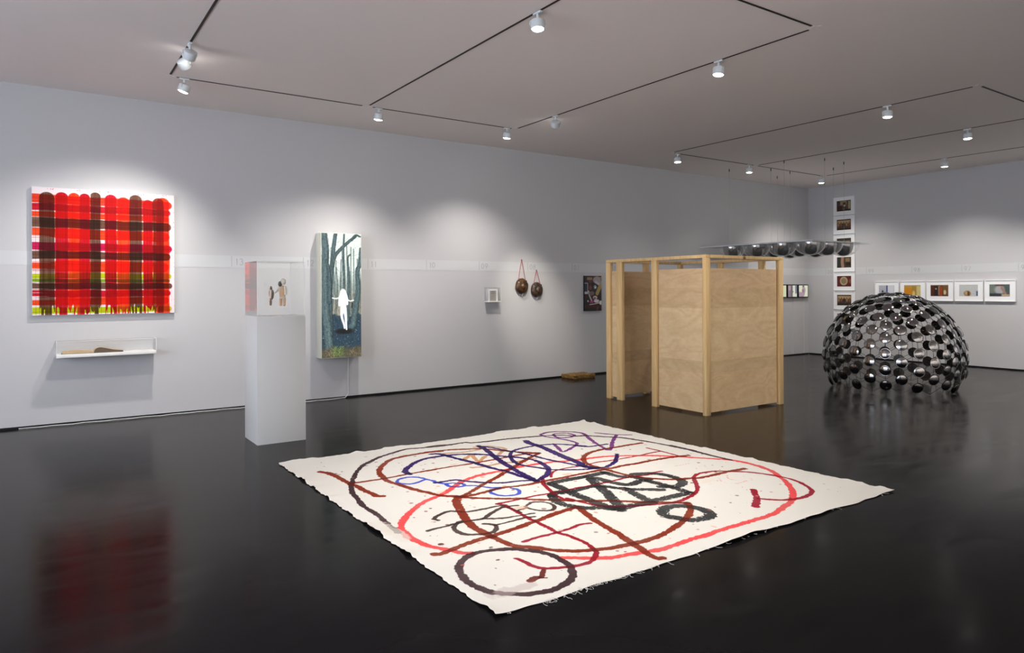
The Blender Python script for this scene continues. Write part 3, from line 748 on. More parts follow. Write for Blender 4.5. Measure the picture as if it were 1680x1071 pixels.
gourd(6.848, 1.492, .118, .128, 6.85, 1.812, gourdmat2, 'lower right gourd disc hanging on the wall by a short red cord')

# ================================================================== STILL LIFE PRINT
pr = empty('colour_print', (7.877, WY, 1.118), 'dark unframed colour print of a cluttered table, left of the wooden booth', 'photograph')
w, h_ = .392, .614
one_box('mount_panel', M['bezel'], pr, 0, w, -.03, -.001, 0, h_)
c = Canvas2D(150, 96, (24, 14, 14), 8); a = 1.55
n = fbm(150, 96, (12, 8), 3, 4); c.put(np.clip((n-.5)*4, 0, 1)*.6, (80, 40, 34))
c.rect(.15, .04, .45, .12, (150, 130, 96), .02); c.rect(.17, .055, .44, .07, (90, 60, 40), .01); c.rect(.48, .0, .80, .05, (90, 20, 24), .02); c.rect(.82, .03, 1, .09, (160, 110, 60), .02)
c.rect(0, .2, .20, .52, (176, 178, 180), .01); c.rect(0, .22, .17, .45, (24, 32, 60), .01); c.disc(.33, .16, .1, .05, (96, 46, 36)); c.disc(.34, .34, .09, .06, (110, 52, 44))
c.line([(.62, .12), (.78, .10), (.95, .25)], .26, (150, 140, 144), a); c.line([(.66, .18), (.85, .24)], .12, (180, 170, 176), a); c.disc(.62, .32, .09, .06, (120, 132, 140)); c.disc(.64, .33, .04, .025, (220, 224, 230))
c.line([(.92, .30), (.74, .50)], .20, (156, 140, 80), a); c.line([(.24, .44), (.3, .58), (.45, .74)], .07, (180, 172, 178), a); c.disc(.42, .5, .16, .06, (104, 88, 92)); c.disc(.62, .62, .13, .05, (200, 180, 176)); c.disc(.60, .635, .07, .018, (60, 30, 24))
c.disc(.42, .745, .12, .03, (170, 50, 120)); c.disc(.70, .72, .16, .05, (206, 196, 200)); c.line([(.3, .82), (.6, .80), (.9, .77)], .04, (200, 180, 176), a); c.disc(.95, .77, .09, .06, (214, 212, 210)); c.disc(.2, .72, .04, .03, (190, 180, 180))
c.rect(0, .84, 1, .92, (62, 24, 20), .02); c.rect(0, .92, 1, 1, (14, 8, 10), .02); c.line([(.78, .9), (.74, .99)], .06, (120, 70, 72), a)
flat_picture('printed_image', np.clip(c.a, 3, 250), (.002, -.031, h_-.002), (w-.004, 0, 0), (0, 0, -h_+.004), mat_attr('satin print', .35, .5), pr)

# ================================================================== GOLDEN SLAB ON THE FLOOR
bm = B(); box(bm, -.235, .235, -.165, .165, 0, .062)
bmesh.ops.subdivide_edges(bm, edges=bm.edges[:], cuts=9, use_grid_fill=True)
for v in bm.verts:
    s = math.sin(v.co.x*47+v.co.y*31)*.006+math.sin(v.co.x*23-v.co.y*61+v.co.z*90)*.006
    v.co += Vector((s*.6, s*.5, (s*.9 if v.co.z > .03 else 0)))
    if v.co.z < .01: v.co.x *= .96; v.co.y *= .96
gs = obj('bundle_slab', bm, mat('ochre straw bundle', (158, 122, 56), .6, noise=(26, (92, 62, 22), 4, (1, 1, 2)), bump=(60, .8)), None, smooth=True)
gs.location = (7.60, 9.125, 0.001); tag(gs, 'low rough ochre slab lying on the floor against the long wall', 'floor sculpture')

STROKES = [
 ('coral', 0.048, '2.04,3.39 1.98,3.45 1.94,3.54 1.89,3.62 1.87,3.72 1.86,3.84 1.88,3.97 1.91,4.05 1.97,4.14 2.06,4.24 2.18,4.35 2.28,4.42 2.39,4.47 2.47,4.51 2.6,4.6 2.72,4.69 2.85,4.75 2.98,4.78 3.13,4.79 3.27,4.8 3.42,4.81 3.57,4.8 3.75,4.77 3.78,4.75 3.96,4.71 4.1,4.69 4.26,4.64 4.42,4.54 4.56,4.44 4.67,4.33 4.76,4.24 4.78,4.21 4.88,4.09 4.99,3.95 5.02,3.8 5.01,3.65 4.96,3.5 4.87,3.37 4.77,3.24 4.64,3.11 4.51,3.01 4.38,2.93 4.2,2.88 4.05,2.84 3.89,2.83 3.74,2.83 3.6,2.83 3.46,2.83 3.33,2.82 3.23,2.83 3.12,2.82 3.04,2.82 2.94,2.82 2.82,2.85 2.73,2.87 2.64,2.89 2.57,2.93 2.51,2.97 2.45,3.02 2.41,3.05'),
 ('ochre', 0.03, '3.43,5.65 3.56,5.62 3.63,5.48 3.63,5.43 3.46,5.28'),
 ('ochre', 0.025, '3.07,5.6 3.25,5.54 3.42,5.54'),
 ('ochre', 0.03, '3.12,5.31 3.24,5.4 3.18,5.18 3.32,5.29'),
 ('ochre', 0.03, '3.02,5.02 3.11,4.99 3.31,5 3.43,4.96 3.58,4.98 3.64,4.97'),
 ('blue', 0.022, '2.54,4.93 2.51,5.01 2.44,5.06 2.36,5.04 2.32,4.99 2.32,4.93 2.38,4.87 2.45,4.88 2.53,4.92 2.54,4.91 2.57,4.84 2.56,4.85 2.57,4.77 2.6,4.72'),
 ('blue', 0.022, '2.7,4.59 2.64,4.59 2.59,4.65 2.61,4.72 2.66,4.71 2.71,4.64 2.7,4.59 2.76,4.55 2.83,4.43 2.89,4.4'),
 ('blue', 0.022, '2.9,4.39 2.8,4.37 2.76,4.32 2.77,4.24 2.8,4.2 2.88,4.17 2.94,4.21 2.97,4.29 2.95,4.33'),
 ('violet', 0.038, '4.28,5.75 4.41,5.8 4.53,5.76 4.64,5.66 4.66,5.62 4.67,5.53 4.57,5.32 4.48,5.12 4.43,4.98 4.38,4.85 4.44,4.86 4.58,5 4.74,5.15 4.9,5.28'),
 ('violet', 0.025, '4.8,5.49 4.9,5.31 5.03,5.2'),
 ('violet', 0.035, '4.37,5.63 4.4,5.69 4.47,5.7 4.55,5.64 4.55,5.53 4.46,5.48 4.38,5.5 4.34,5.56 4.37,5.63'),
 ('violet', 0.035, '4.28,5.75 4.27,5.62 4.32,5.5 4.35,5.32 4.32,5.21 4.16,5.1 4,5.03 4.06,5.17 4.13,5.34'),
 ('char', 0.085, '3.26,4.26 3.44,4.27 3.63,4.26 3.82,4.26'),
 ('char', 0.085, '3.26,4.26 3.26,4.13 3.24,3.97 3.24,3.8 3.23,3.67 3.25,3.53'),
 ('char', 0.075, '3.82,4.26 3.84,4.11 3.92,4.03 3.93,3.88 3.95,3.71 3.95,3.48'),
 ('char', 0.08, '3.62,4.25 3.66,4.14 3.68,3.99 3.74,3.89 3.85,3.91 3.96,3.91'),
 ('char', 0.085, '3.6,4.18 3.52,3.98 3.42,3.76 3.33,3.58 3.26,3.48'),
 ('char', 0.07, '3.18,4.01 3.32,4.01 3.46,4.01 3.55,3.96 3.61,3.86 3.68,3.78 3.84,3.65'),
 ('char', 0.08, '3.64,3.84 3.61,3.71 3.58,3.59 3.59,3.5 3.76,3.49 3.95,3.48'),
 ('char', 0.08, '3.98,4.09 4.14,3.99 4.17,3.81 4.11,3.69 3.99,3.65 3.9,3.71'),
 ('char', 0.08, '3.08,4 3.02,3.85 3.04,3.73 3.12,3.62 3.2,3.6 3.24,3.51 3.4,3.5 3.56,3.47'),
 ('char', 0.08, '3.08,4 3.13,4.04 3.22,4.04'),
 ('char', 0.085, '3.47,3.3 3.56,3.34 3.64,3.32 3.7,3.25 3.72,3.18 3.71,3.11 3.66,3.05 3.58,3.04 3.49,3.06 3.45,3.14 3.42,3.22 3.47,3.3'),
 ('umber', 0.022, '2.15,4 2.14,4.04 2.17,4.07 2.24,4.11 2.31,4.12 2.35,4.08 2.39,4.04 2.5,4.03 2.61,4.03 2.68,4.02'),
 ('umber', 0.022, '2,3.86 2.05,3.87 2.13,3.87 2.23,3.88 2.33,3.87 2.41,3.86 2.5,3.92 2.66,4'),
 ('umber', 0.02, '2.41,3.86 2.5,3.8 2.6,3.78 2.74,3.76'),
 ('umber', 0.025, '2.36,3.77 2.4,3.72 2.38,3.66 2.32,3.61 2.24,3.62 2.19,3.65 2.15,3.7 2.15,3.77 2.17,3.83 2.24,3.89 2.27,3.9'),
 ('umber', 0.02, '2.4,3.71 2.51,3.71 2.63,3.72 2.7,3.7'),
 ('umber', 0.02, '2.63,3.98 2.68,3.98 2.75,3.96'),
 ('umber', 0.018, '2.687,3.872 2.771,3.88'),
 ('umber', 0.02, '2.67,3.96 2.68,3.82'),
 ('umber', 0.02, '2.81,3.93 2.86,3.96 2.93,3.93 2.96,3.86 2.94,3.79 2.88,3.74 2.81,3.78 2.78,3.84 2.78,3.91 2.81,3.93'),
 ('plum', 0.04, '1.84,3.94 1.85,4.1 1.87,4.31 1.87,4.43 1.87,4.58 1.9,4.75 1.93,4.92 2,5.12 2.07,5.26 2.17,5.44 2.29,5.61 2.39,5.7 2.5,5.79 2.6,5.85 2.73,5.91 2.88,5.96 3.02,5.92 3.17,5.93 3.3,5.88 3.06,5.91 3.17,5.93 3.3,5.89 3.46,5.89 3.5,5.84 3.64,5.8 3.89,5.78 4.03,5.75 4.23,5.7 4.29,5.68 4.45,5.6 4.54,5.48 4.63,5.44 4.75,5.29 4.86,5.15 4.91,4.98 4.96,4.78 4.99,4.5 5.01,4.35 5,4.63 5,4.46 5,4.35 4.99,4.13 5,3.96 5,3.94'),
 ('plum', 0.045, '2.02,3.38 1.94,3.33 1.88,3.26 1.84,3.17 1.82,3.07 1.83,2.97 1.86,2.89 1.92,2.83 1.98,2.78 2.05,2.76 2.13,2.75 2.21,2.77 2.28,2.8 2.33,2.85 2.38,2.94 2.39,3.01 2.39,3.11 2.37,3.18 2.31,3.26 2.25,3.32 2.17,3.36 2.1,3.38 2.02,3.38'),
 ('crimson', 0.025, '2.2,3.18 2.21,3.12 2.21,3.06 2.23,3 2.28,2.96 2.35,2.93 2.42,2.91 2.5,2.91 2.57,2.95 2.62,2.99 2.65,3.06 2.67,3.14 2.67,3.24 2.66,3.32 2.64,3.38 2.65,3.49 2.65,3.62 2.66,3.77 2.67,3.91 2.68,4.02 2.65,4.07'),
 ('crimson', 0.022, '2.65,4.07 2.77,4.07 2.9,4.07 2.98,4.07 3.11,4.05 3.23,4.05 3.36,4.05 3.43,4.04 3.59,4.04 3.73,4.04 3.88,4.05 4.06,4.01 4.15,4.03 4.23,4.02'),
 ('crimson', 0.022, '2.38,3.37 2.46,3.38 2.55,3.38 2.64,3.38 2.76,3.39 2.85,3.41 2.92,3.39'),
 ('crimson', 0.026, '3.31,4.42 3.22,4.29 3.16,4.14 3.11,4 3.1,3.9 3.12,3.81 3.13,3.89 3.15,3.8 3.18,3.69 3.23,3.6 3.31,3.54 3.4,3.49 3.52,3.44 3.62,3.4 3.7,3.38 3.82,3.4 3.95,3.44 4.08,3.52 4.19,3.63 4.28,3.73 4.39,3.79 4.51,3.79 4.6,3.76 4.72,3.66 4.79,3.58 4.84,3.48 4.87,3.37 4.87,3.25 4.83,3.14 4.75,3.02 4.68,2.97 4.58,2.94 4.46,2.94 4.35,2.98 4.29,3.03 4.24,3.1'),
 ('crimson', 0.05, '4.39,3.26 4.31,3.18 4.22,3.1 4.07,3'),
 ('crimson', 0.018, '3.382,4.402 3.455,4.49 3.537,4.54 3.677,4.552 3.765,4.536 3.862,4.536 4.005,4.554 4.125,4.53 4.284,4.521 4.447,4.511 4.615,4.524 4.746,4.521'),
 ('crimson', 0.018, '4.736,4.692 4.746,4.521 4.741,4.323'),
 ('rust', 0.048, '2.51,4.39 2.48,4.42 2.42,4.49 2.38,4.6 2.34,4.71 2.32,4.8 2.3,4.91 2.27,5.02 2.28,5.15 2.31,5.3 2.36,5.41 2.45,5.54 2.58,5.67 2.7,5.71 2.82,5.72 2.94,5.73 3.1,5.7 2.96,5.74 3.06,5.73 3.19,5.7 3.31,5.64 3.44,5.57 3.55,5.42 3.62,5.3 3.79,5.11'),
 ('rust', 0.042, '3.79,5.11 3.6,5.01 3.36,4.86 3.21,4.77 3.03,4.65 2.85,4.55 2.69,4.45 2.57,4.38 2.51,4.37'),
 ('rust', 0.062, '2.51,4.37 2.46,4.3 2.42,4.22 2.35,4.04 2.3,3.89 2.27,3.76 2.27,3.66 2.27,3.55'),
 ('rust', 0.05, '2.27,3.55 2.28,3.47 2.29,3.38 2.33,3.31 2.39,3.25 2.42,3.2 2.48,3.13 2.54,3.08 2.6,3.05 2.67,3.02 2.72,3 2.78,2.99 2.88,2.98 2.95,2.97 3.03,2.97 3.05,2.97 3.16,2.99 3.27,3.02 3.41,3.07 3.52,3.12 3.63,3.19 3.7,3.26 3.75,3.32'),
 ('rust', 0.042, '3.75,3.32 3.67,3.39 3.57,3.47 3.47,3.55 3.38,3.64 3.27,3.72 3.19,3.77 3.04,3.9 2.89,4.03 2.86,4.07 2.75,4.15 2.64,4.24 2.57,4.31 2.51,4.38'),
 ('rust', 0.05, '1.93,5.63 1.97,5.54 1.99,5.39 2,5.15 2.02,5.04 2.02,4.89 2.04,4.8 2.04,4.73 2.08,4.7'),
 ('rust', 0.035, '2,5.15 2.24,5.13 2.49,5.14 2.76,5.15 2.66,5.14 2.89,5.15 3.06,5.14 3.21,5.14 3.46,5.15 3.62,5.16 3.79,5.11'),
 ('rust', 0.045, '2.51,4.38 2.59,4.35 2.72,4.36 2.9,4.38 3.05,4.34 3.23,4.34 3.41,4.34 3.31,4.34 3.5,4.34 3.69,4.34 3.9,4.34 3.99,4.33 4.11,4.34 4.26,4.32 4.48,4.32 4.65,4.3 4.82,4.26'),
 ('rust', 0.046, '4.85,4.87 4.69,4.88 4.5,4.88 4.39,4.89 4.27,4.88 4.14,4.84 4.01,4.75 3.93,4.64 3.89,4.54 3.89,4.42 3.9,4.34 3.9,4.23 3.92,4.09 3.97,3.97 4.03,3.88 4.14,3.78 4.25,3.74 4.11,3.81 4.21,3.76 4.32,3.71 4.47,3.7 4.65,3.7 4.85,3.68'),
 ('rust', 0.05, '1.86,3.5 1.88,3.48 1.95,3.5 2.06,3.53 2.17,3.55 2.26,3.56 2.31,3.56 2.43,3.58 2.55,3.6 2.51,3.6 2.65,3.62 2.77,3.65 2.91,3.68 3.06,3.7'),
 ('rust', 0.052, '3.06,3.7 3.05,3.64 3,3.49 2.96,3.32 2.94,3.2 2.92,3.1 2.89,2.99 2.87,2.89 2.84,2.79 2.84,2.73 2.87,2.72'),
 ('indigo', 0.05, '2.5,5.13 2.5,5.22 2.55,5.3 2.67,5.42 2.81,5.51 2.96,5.53 3.09,5.51 3.05,5.53 3.21,5.47 3.34,5.36 3.45,5.21 3.55,5.06 3.6,4.92 3.58,4.78 3.52,4.62 3.43,4.51 3.31,4.42 3.22,4.38'),
 ('indigo', 0.05, '2.97,5.65 3.03,5.61 3.07,5.39 3.12,5.15 3.15,4.9 3.19,4.75 3.2,4.56 3.22,4.38'),
 ('indigo', 0.06, '3.49,5.68 3.48,5.58 3.4,5.28 3.33,5.03 3.29,4.83 3.25,4.63 3.23,4.47 3.22,4.38'),
 ('indigo', 0.04, '3.49,5.68 3.56,5.53 3.6,5.36 3.66,5.21 3.69,5.03 3.71,4.88 3.74,4.76 3.78,4.62 3.81,4.49 3.86,4.41'),
 ('indigo', 0.075, '3.99,5.6 3.96,5.49 3.96,5.32 3.92,5.06 3.88,4.81 3.86,4.65 3.82,4.49 3.86,4.41'),
 ('indigo', 0.04, '4.54,5.03 4.34,5.05 4.26,5.14 4.32,5.09 4.22,5.23 4.13,5.32 3.99,5.37 3.82,5.37 3.69,5.34 3.57,5.25 3.47,5.1 3.41,4.93 3.42,4.81 3.48,4.68 3.52,4.59 3.64,4.5 3.76,4.43 3.9,4.4 3.96,4.39 4.11,4.46 4.23,4.56 4.34,4.67'),
 ('indigo', 0.04, '2.55,4.79 2.64,4.78 2.72,4.77 2.77,4.69 2.86,4.58 2.97,4.49 3.09,4.46 3.24,4.4'),
 ('pink', 0.01, '4.417,4.089 4.474,4.067 4.613,4.066'),
 ('pink', 0.01, '4.655,3.939 4.595,3.849'),
 ('pink', 0.012, '4.556,3.627 4.494,3.568 4.491,3.504 4.504,3.478'),
 ('pink', 0.01, '4.433,3.611 4.377,3.52 4.427,3.436 4.581,3.44 4.634,3.419 4.632,3.47 4.642,3.531'),
 ('maroon', 0.02, '2.23,2.97 2.19,2.93 2.16,2.9'),
 ('maroon', 0.03, '2.14,2.91 2.12,2.91 2.09,2.9'),
 ('maroon', 0.012, '2.167,2.889 2.18,2.88'),
]
# ================================================================== PLYWOOD BOOTH
bx0, bx1, by0, by1, bz = 6.50, 8.003, 5.467, 7.202, 1.900
bt = empty('plywood_booth', (bx0, by0, 0), 'open-topped walk-in booth of pine studs and plywood sheets', 'booth')
LX, LY = bx1-bx0, by1-by0
def post(x0, x1, y0, y1): one_box('stud', M['pine'], bt, x0, x1, y0, y1, 0.0, bz-.0405, bevel=.003)
post(0, .083, 0, .053)                       # near corner
post(0, .053, .795, .880); post(0, .053, 1.425, 1.530); post(0, .053, LY-.083, LY)
post(LX-.083, LX, 0, .053); post(LX-.053, LX, .26, .345); post(LX-.053, LX, .93, 1.015); post(LX-.083, LX, LY-.053, LY)
post(.70, .783, LY-.053, LY)
def rail(*a): one_box('top_rail', M['pine'], bt, *a, bz-.040, bz, bevel=.003)
rail(0, .083, 0, LY); rail(LX-.083, LX, 0, LY); rail(.0835, LX-.0835, 0, .083); rail(.0835, LX-.0835, LY-.083, LY)
def panel(x0, x1, y0, y1, z0=.028): one_box('plywood_panel', M['plywood'], bt, x0, x1, y0, y1, z0, 1.742)
panel(.028, .040, .060, .775); panel(.028, .040, 1.535, LY-.088)
panel(.096, LX-.10, .030, .042); panel(.06, LX-.09, LY-.075, LY-.060)
panel(LX-.066, LX-.054, .06, .345); panel(LX-.066, LX-.054, .93, LY-.06)
def lip(*a): one_box('panel_batten', M['plyedge'], bt, *a)
lip(.041, .060, .757, .793, .03, 1.73); lip(LX-.125, LX-.088, .043, .06, .03, 1.73); lip(.06, .09, .056, .075, .03, 1.73)

# ================================================================== MIRROR DISC DOME
DC = Vector((10.70, 5.45, .46)); DR = .952
dome = empty('mirror_disc_dome', (DC.x, DC.y, 0), 'open wire dome covered in round smoked mirrors, standing on the floor', 'sculpture')
phi = (1+5**.5)/2
V0 = [Vector(p).normalized() for a in (1, -1) for b in (phi, -phi) for p in ((0, a, b), (a, b, 0), (b, 0, a))]
el = min((V0[0]-v).length for v in V0[1:]); F = 5
tri = [(i, j, k) for i in range(12) for j in range(i+1, 12) for k in range(j+1, 12) if max((V0[i]-V0[j]).length, (V0[j]-V0[k]).length, (V0[i]-V0[k]).length) < el*1.01]
pts, idx, edges = [], {}, set()
def key(v):
    q = (round(v.x, 4), round(v.y, 4), round(v.z, 4))
    if q not in idx: idx[q] = len(pts); pts.append(v)
    return idx[q]
for i, j, k in tri:
    g = {}
    for a in range(F+1):
        for b in range(F+1-a):
            g[a, b] = key((V0[i]*(F-a-b)+V0[j]*a+V0[k]*b).normalized())
    for (a, b), n in g.items():
        for da, db in ((1, 0), (0, 1), (1, -1)):
            if (a+da, b+db) in g: edges.add(tuple(sorted((n, g[a+da, b+db]))))
rot = Matrix.Rotation(math.atan2(-DC.y, -DC.x)+math.radians(-5.5), 3, 'Z')
pts = [rot @ v for v in pts]
W = [Vector((v.x*DR, v.y*DR, DC.z+v.z*DR)) for v in pts]
bm = B()
for a, b in edges:
    p, q = W[a], W[b]
    if p.z < q.z: p, q = q, p
    if p.z < .05: continue
    if q.z < .003: q = p+(q-p)*((p.z-.003)/(p.z-q.z))
    elif q.z < .05: pass
    tube(bm, [p*.0+Vector((p.x*.985, p.y*.985, p.z)), Vector((q.x*.985, q.y*.985, q.z))], .0034, 5)
obj('wire_frame', bm, M['wire'], dome)
def disc_geo(bm, T):
    r = .079
    lathe(bm, [(0, .019), (r*.35, .0168), (r*.65, .0108), (r*.86, .0048), (r*.93, .002), (r*.95, .0042), (r*1.0, .003), (r*1.01, -.002), (r*.97, -.006), (r*.6, -.005), (r*.55, -.009), (0, -.010)], 24, T=T, mis=[0, 0, 0, 0, 1, 1, 1, 1, 2, 2, 2])
    tube(bm, [T @ Vector((0, 0, -.008)), T @ Vector((0, 0, -.020))], .012, 6, mi=2)
bm = B(); disc_geo(bm, Matrix.Identity(4)); bmesh.ops.recalc_face_normals(bm, faces=bm.faces)
dme = bpy.data.meshes.new('mirror_disc'); bm.to_mesh(dme); bm.free()
for m_ in (M['mirror'], M['rim'], M['discback']): dme.materials.append(m_)
cand = []
cam2d = Vector((0, 0, 1.5))
for v, p in zip(pts, W):
    if p.z < .075: continue
    tilt = Vector((random.gauss(0, .05), random.gauss(0, .05), random.gauss(0, .05)))
    n = (v+tilt).normalized(); T = Matrix.Translation(p+v*.010) @ n.to_track_quat('Z', 'Y').to_matrix().to_4x4()
    cand.append(((Vector((DC.x, DC.y, 0))+p-cam2d).length, T))
cand.sort(key=lambda q: q[0])
for _, T in cand[:100]:
    o = new_obj('mirror_disc', dme, dome); o.matrix_local = T
bm = B()
for _, T in cand[100:]: disc_geo(bm, T)
o = obj('mirror_disc', bm, [M['mirror'], M['rim'], M['discback']], dome); o['kind'] = 'stuff'

# ================================================================== HANGING SHEET WITH MIRROR DOMES
hx0, hx1, hy0, hy1, hz = 10.70, 12.53, 6.75, 9.13, 2.300
hp = empty('hanging_mirror_dome_sheet', (hx0, hy0, hz), 'clear sheet of twelve mirrored bowls hung on thin wires above the booth', 'hanging sculpture')
bm = B(); box(bm, 0, hx1-hx0, 0, hy1-hy0, -.008, .008); 
obj('sheet', bm, mat_clear('clear moulded sheet', haze=.12), hp)
bm = B(); e = .006; w, d = hx1-hx0, hy1-hy0
box(bm, -e, w+e, -e, -.0005, -.010, .010); box(bm, -e, w+e, d+.0005, d+e, -.010, .010); box(bm, -e, -.0005, 0, d, -.010, .010); box(bm, w+.0005, w+e, 0, d, -.010, .010)
obj('polished_edge', bm, mat('pale polished acrylic edge', (214, 218, 220), .2), hp)
dark = mat('dark chrome', (150, 146, 144), .03, metal=1.0)
clr = mat_clear('clear dome', haze=.10)
for iy in range(4):
    for ix in range(3):
        x, y = 11.06-hx0+.52*ix, 7.03-hy0+.547*iy
        bm = B(); lathe(bm, [(.258*math.cos(t), -.008-.222*math.sin(t)**.85) for t in [PI/2*i/14 for i in range(15)]][:-1]+[(0, -.230)], 40, T=Matrix.Translation((x, y, 0)))
        bm2 = bm
        dd = obj('clear_dome', bm2, clr, hp)
        bm = B(); lathe(bm, [(.165*math.cos(t)**.8 if t < PI/2-.01 else 0, -.012-.207*math.sin(t)) for t in [PI/2*i/16-.0 for i in range(17)]], 40, T=Matrix.Translation((x, y, 0)))
        obj('mirror_bowl', bm, dark, dd)
for x, y in ((10.89, 8.59), (11.50, 8.11), (10.97, 7.47), (12.10, 8.11), (12.40, 8.60), (11.38, 6.95), (12.0, 6.96), (12.42, 7.41)):
    bm = B(); tube(bm, [(x-hx0, y-hy0, CH-hz), (x-hx0, y-hy0, .009)], .0016, 4); wr = obj('wire', bm, M['steel'], hp)
    bm = B(); tube(bm, [(x-hx0, y-hy0, CH-hz), (x-hx0, y-hy0, CH-hz-.05)], .008, 8); obj('ceiling_anchor', bm, M['darkmetal'], wr)

# ================================================================== FRAMED PHOTOGRAPHS ON THE FAR WALL
def photo(kind, seed):
    c = Canvas2D(36, 54, (60, 50, 44), seed); a = .667
    n = fbm(36, 54, (7, 10), seed, 3)
    if kind == 'room':      # brown interiors
        c.put(np.clip((n-.45)*4, 0, 1), (112, 84, 58)); c.rect(.25, .05, .70, .45, (150, 128, 92), .05); c.rect(.45, .2, .62, .7, (40, 28, 22), .05); c.disc(.55, .5, .08, .1, (170, 160, 150)); c.rect(.8, .1, .97, .8, (150, 140, 112), .05); c.disc(.2, .75, .2, .25, (60, 30, 26)); c.rect(0, .88, 1, 1, (30, 22, 20), .05)
    elif kind == 'crowd':
        c.put(np.clip((n-.45)*4, 0, 1), (96, 60, 36)); c.rect(.05, .12, .95, .38, (168, 146, 104), .05)
        for k in range(5): c.disc(.12+.19*k, .5, .07, .16, [(120, 72, 44), (48, 30, 24), (140, 110, 90)][(k+seed) % 3]); c.disc(.12+.19*k, .32, .035, .07, (90, 58, 44))
        c.rect(0, .85, 1, 1, (36, 24, 18), .1)
    elif kind == 'window':
        c.put(np.clip((n-.4)*4, 0, 1), (52, 38, 28)); c.rect(.08, .25, .92, .55, (140, 126, 88), .05); c.rect(.3, .2, .36, .6, (40, 30, 20), .02); c.rect(.6, .2, .64, .6, (50, 36, 24), .02)
    elif kind == 'figure':
        c.put(np.clip((n-.45)*4, 0, 1), (78, 52, 34)); c.rect(.0, 0, .25, 1, (40, 40, 30), .1); c.line([(.4, .1), (.38, .5), (.42, .9)], .2, (150, 118, 98), a); c.rect(.6, .1, .9, .45, (130, 108, 70), .08); c.rect(.65, .5, .95, .8, (30, 22, 18), .08)
    elif kind == 'plate':
        c.put(np.ones((36, 54)), (84, 30, 18)); c.disc(.48, .48, .27, .40, (170, 150, 124), .1); c.disc(.48, .48, .18, .27, (130, 112, 84), .1); c.disc(.93, .5, .1, .2, (120, 70, 50))
    elif kind == 'blue':
        c.put(np.ones((36, 54)), (186, 190, 200)); c.rect(.48, 0, .56, 1, (40, 60, 120), .03); c.rect(.0, 0, .48, 1, (172, 172, 182), .05); c.disc(.25, .75, .07, .3, (50, 50, 70)); c.rect(.6, .02, .95, .9, (204, 206, 214), .05)
    elif kind == 'amber':
        c.put(np.ones((36, 54)), (176, 140, 62)); c.rect(.0, .25, .48, 1, (196, 128, 26), .03); c.rect(.48, .1, .75, 1, (160, 126, 60), .05); c.rect(.75, 0, 1, 1, (196, 184, 126), .05); c.disc(.58, .75, .08, .25, (206, 180, 96)); c.rect(0, 0, 1, .1, (170, 150, 90), .05)
    elif kind == 'shelves':
        c.put(np.ones((36, 54)), (72, 34, 20)); c.rect(.22, .1, .42, .95, (34, 24, 18), .03); c.rect(.44, .1, .56, .9, (130, 120, 104), .03); c.rect(.5, .15, .66, 1, (146, 62, 26), .03); c.rect(.68, .05, 1, .9, (104, 78, 44), .05); c.disc(.8, .65, .07, .2, (196, 180, 150)); c.disc(.31, .35, .05, .06, (170, 166, 150)); c.rect(0, 0, 1, .08, (140, 118, 84), .05)
    elif kind == 'lump':
        c.put(np.ones((36, 54)), (184, 186, 186)); c.disc(.44, .76, .19, .24, (146, 116, 78), .2); c.disc(.5, .76, .06, .2, (90, 60, 40)); c.disc(.38, .72, .06, .14, (176, 150, 108)); c.rect(.9, .55, 1, .95, (74, 92, 124), .03); c.rect(0, .97, 1, 1, (210, 208, 200), .02)
    else:
        c.put(np.ones((36, 54)), (76, 88, 84)); c.rect(.0, 0, .28, .8, (108, 116, 108), .1); c.disc(.5, .45, .24, .4, (164, 164, 166), .5); c.rect(.32, 0, .7, .15, (92, 56, 50), .1); c.line([(.6, .3), (.78, .75)], .12, (150, 120, 108), a); c.rect(0, .75, .6, 1, (52, 56, 62), .1); c.rect(.6, .82, .98, .96, (190, 160, 130), .05)
    c.grain((12, 18), 8); return np.clip(c.a, 4, 250)
printm = mat_attr('photographic print', .4, .4)
def framed(y_left, w, z0, h_, kind, seed, m0, m1, n0, n1, label, group):
    f = empty('framed_photograph', (WX, y_left, z0), label, 'framed photograph', group)
    dpt, b = .036, .010
    bm = B()
    box(bm, -dpt, -.001, -w, -w+b, 0, h_); box(bm, -dpt, -.001, -b, 0, 0, h_); box(bm, -dpt, -.001, -w+b, -b, 0, b); box(bm, -dpt, -.001, -w+b, -b, h_-b, h_)
    obj('frame', bm, M['framewhite'], f)
    one_box('mat_board', M['matboard'], f, -dpt+.010, -.002, -w+b, -b, b, h_-b)
    flat_picture('print', photo(kind, seed), (-dpt+.0085, -w*m0, h_*(1-n0)), (0, -w*(m1-m0), 0), (0, 0, -h_*(n1-n0)), printm, f)
names = [('room', 'topmost of the column, with a bright doorway'), ('crowd', 'second from the top, of people in a row'), ('window', 'third from the top, half behind the hanging sheet'),
         ('figure', 'fourth from the top, with a pale standing figure'), ('plate', 'fifth from the top, of a round plate on red'), ('crowd', 'sixth from the top, of three dark figures'), ('window', 'lowest of the column, mostly behind the dome')]
for k, (kd, lb_) in enumerate(names):
    framed(8.683, .480, 3.090-.4112*k, .395, kd, 40+k*(1 if k != 5 else 2), .16, .83, .20, .78, 'white framed photograph, '+lb_, 'column of framed photographs by the corner')
row = [(7.764, .482, 'blue', 'white framed photograph with a blue vertical bar, left end of the row'), (7.252, .484, 'amber', 'white framed photograph of an amber room, second in the row'),
       (6.745, .488, 'shelves', 'white framed photograph of red-brown shelves, middle of the row'), (6.230, .484, 'lump', 'white framed photograph of a small brown lump on pale ground'),
       (5.721, .493, 'haze', 'white framed photograph of a hazy grey figure, right end of the row')]
for k, (y, w, kd, lb_) in enumerate(row): framed(y, w, 1.236+.001*k, .392, kd, 60+k, .16, .82, .20, .76, lb_, 'row of framed photographs on the far wall')

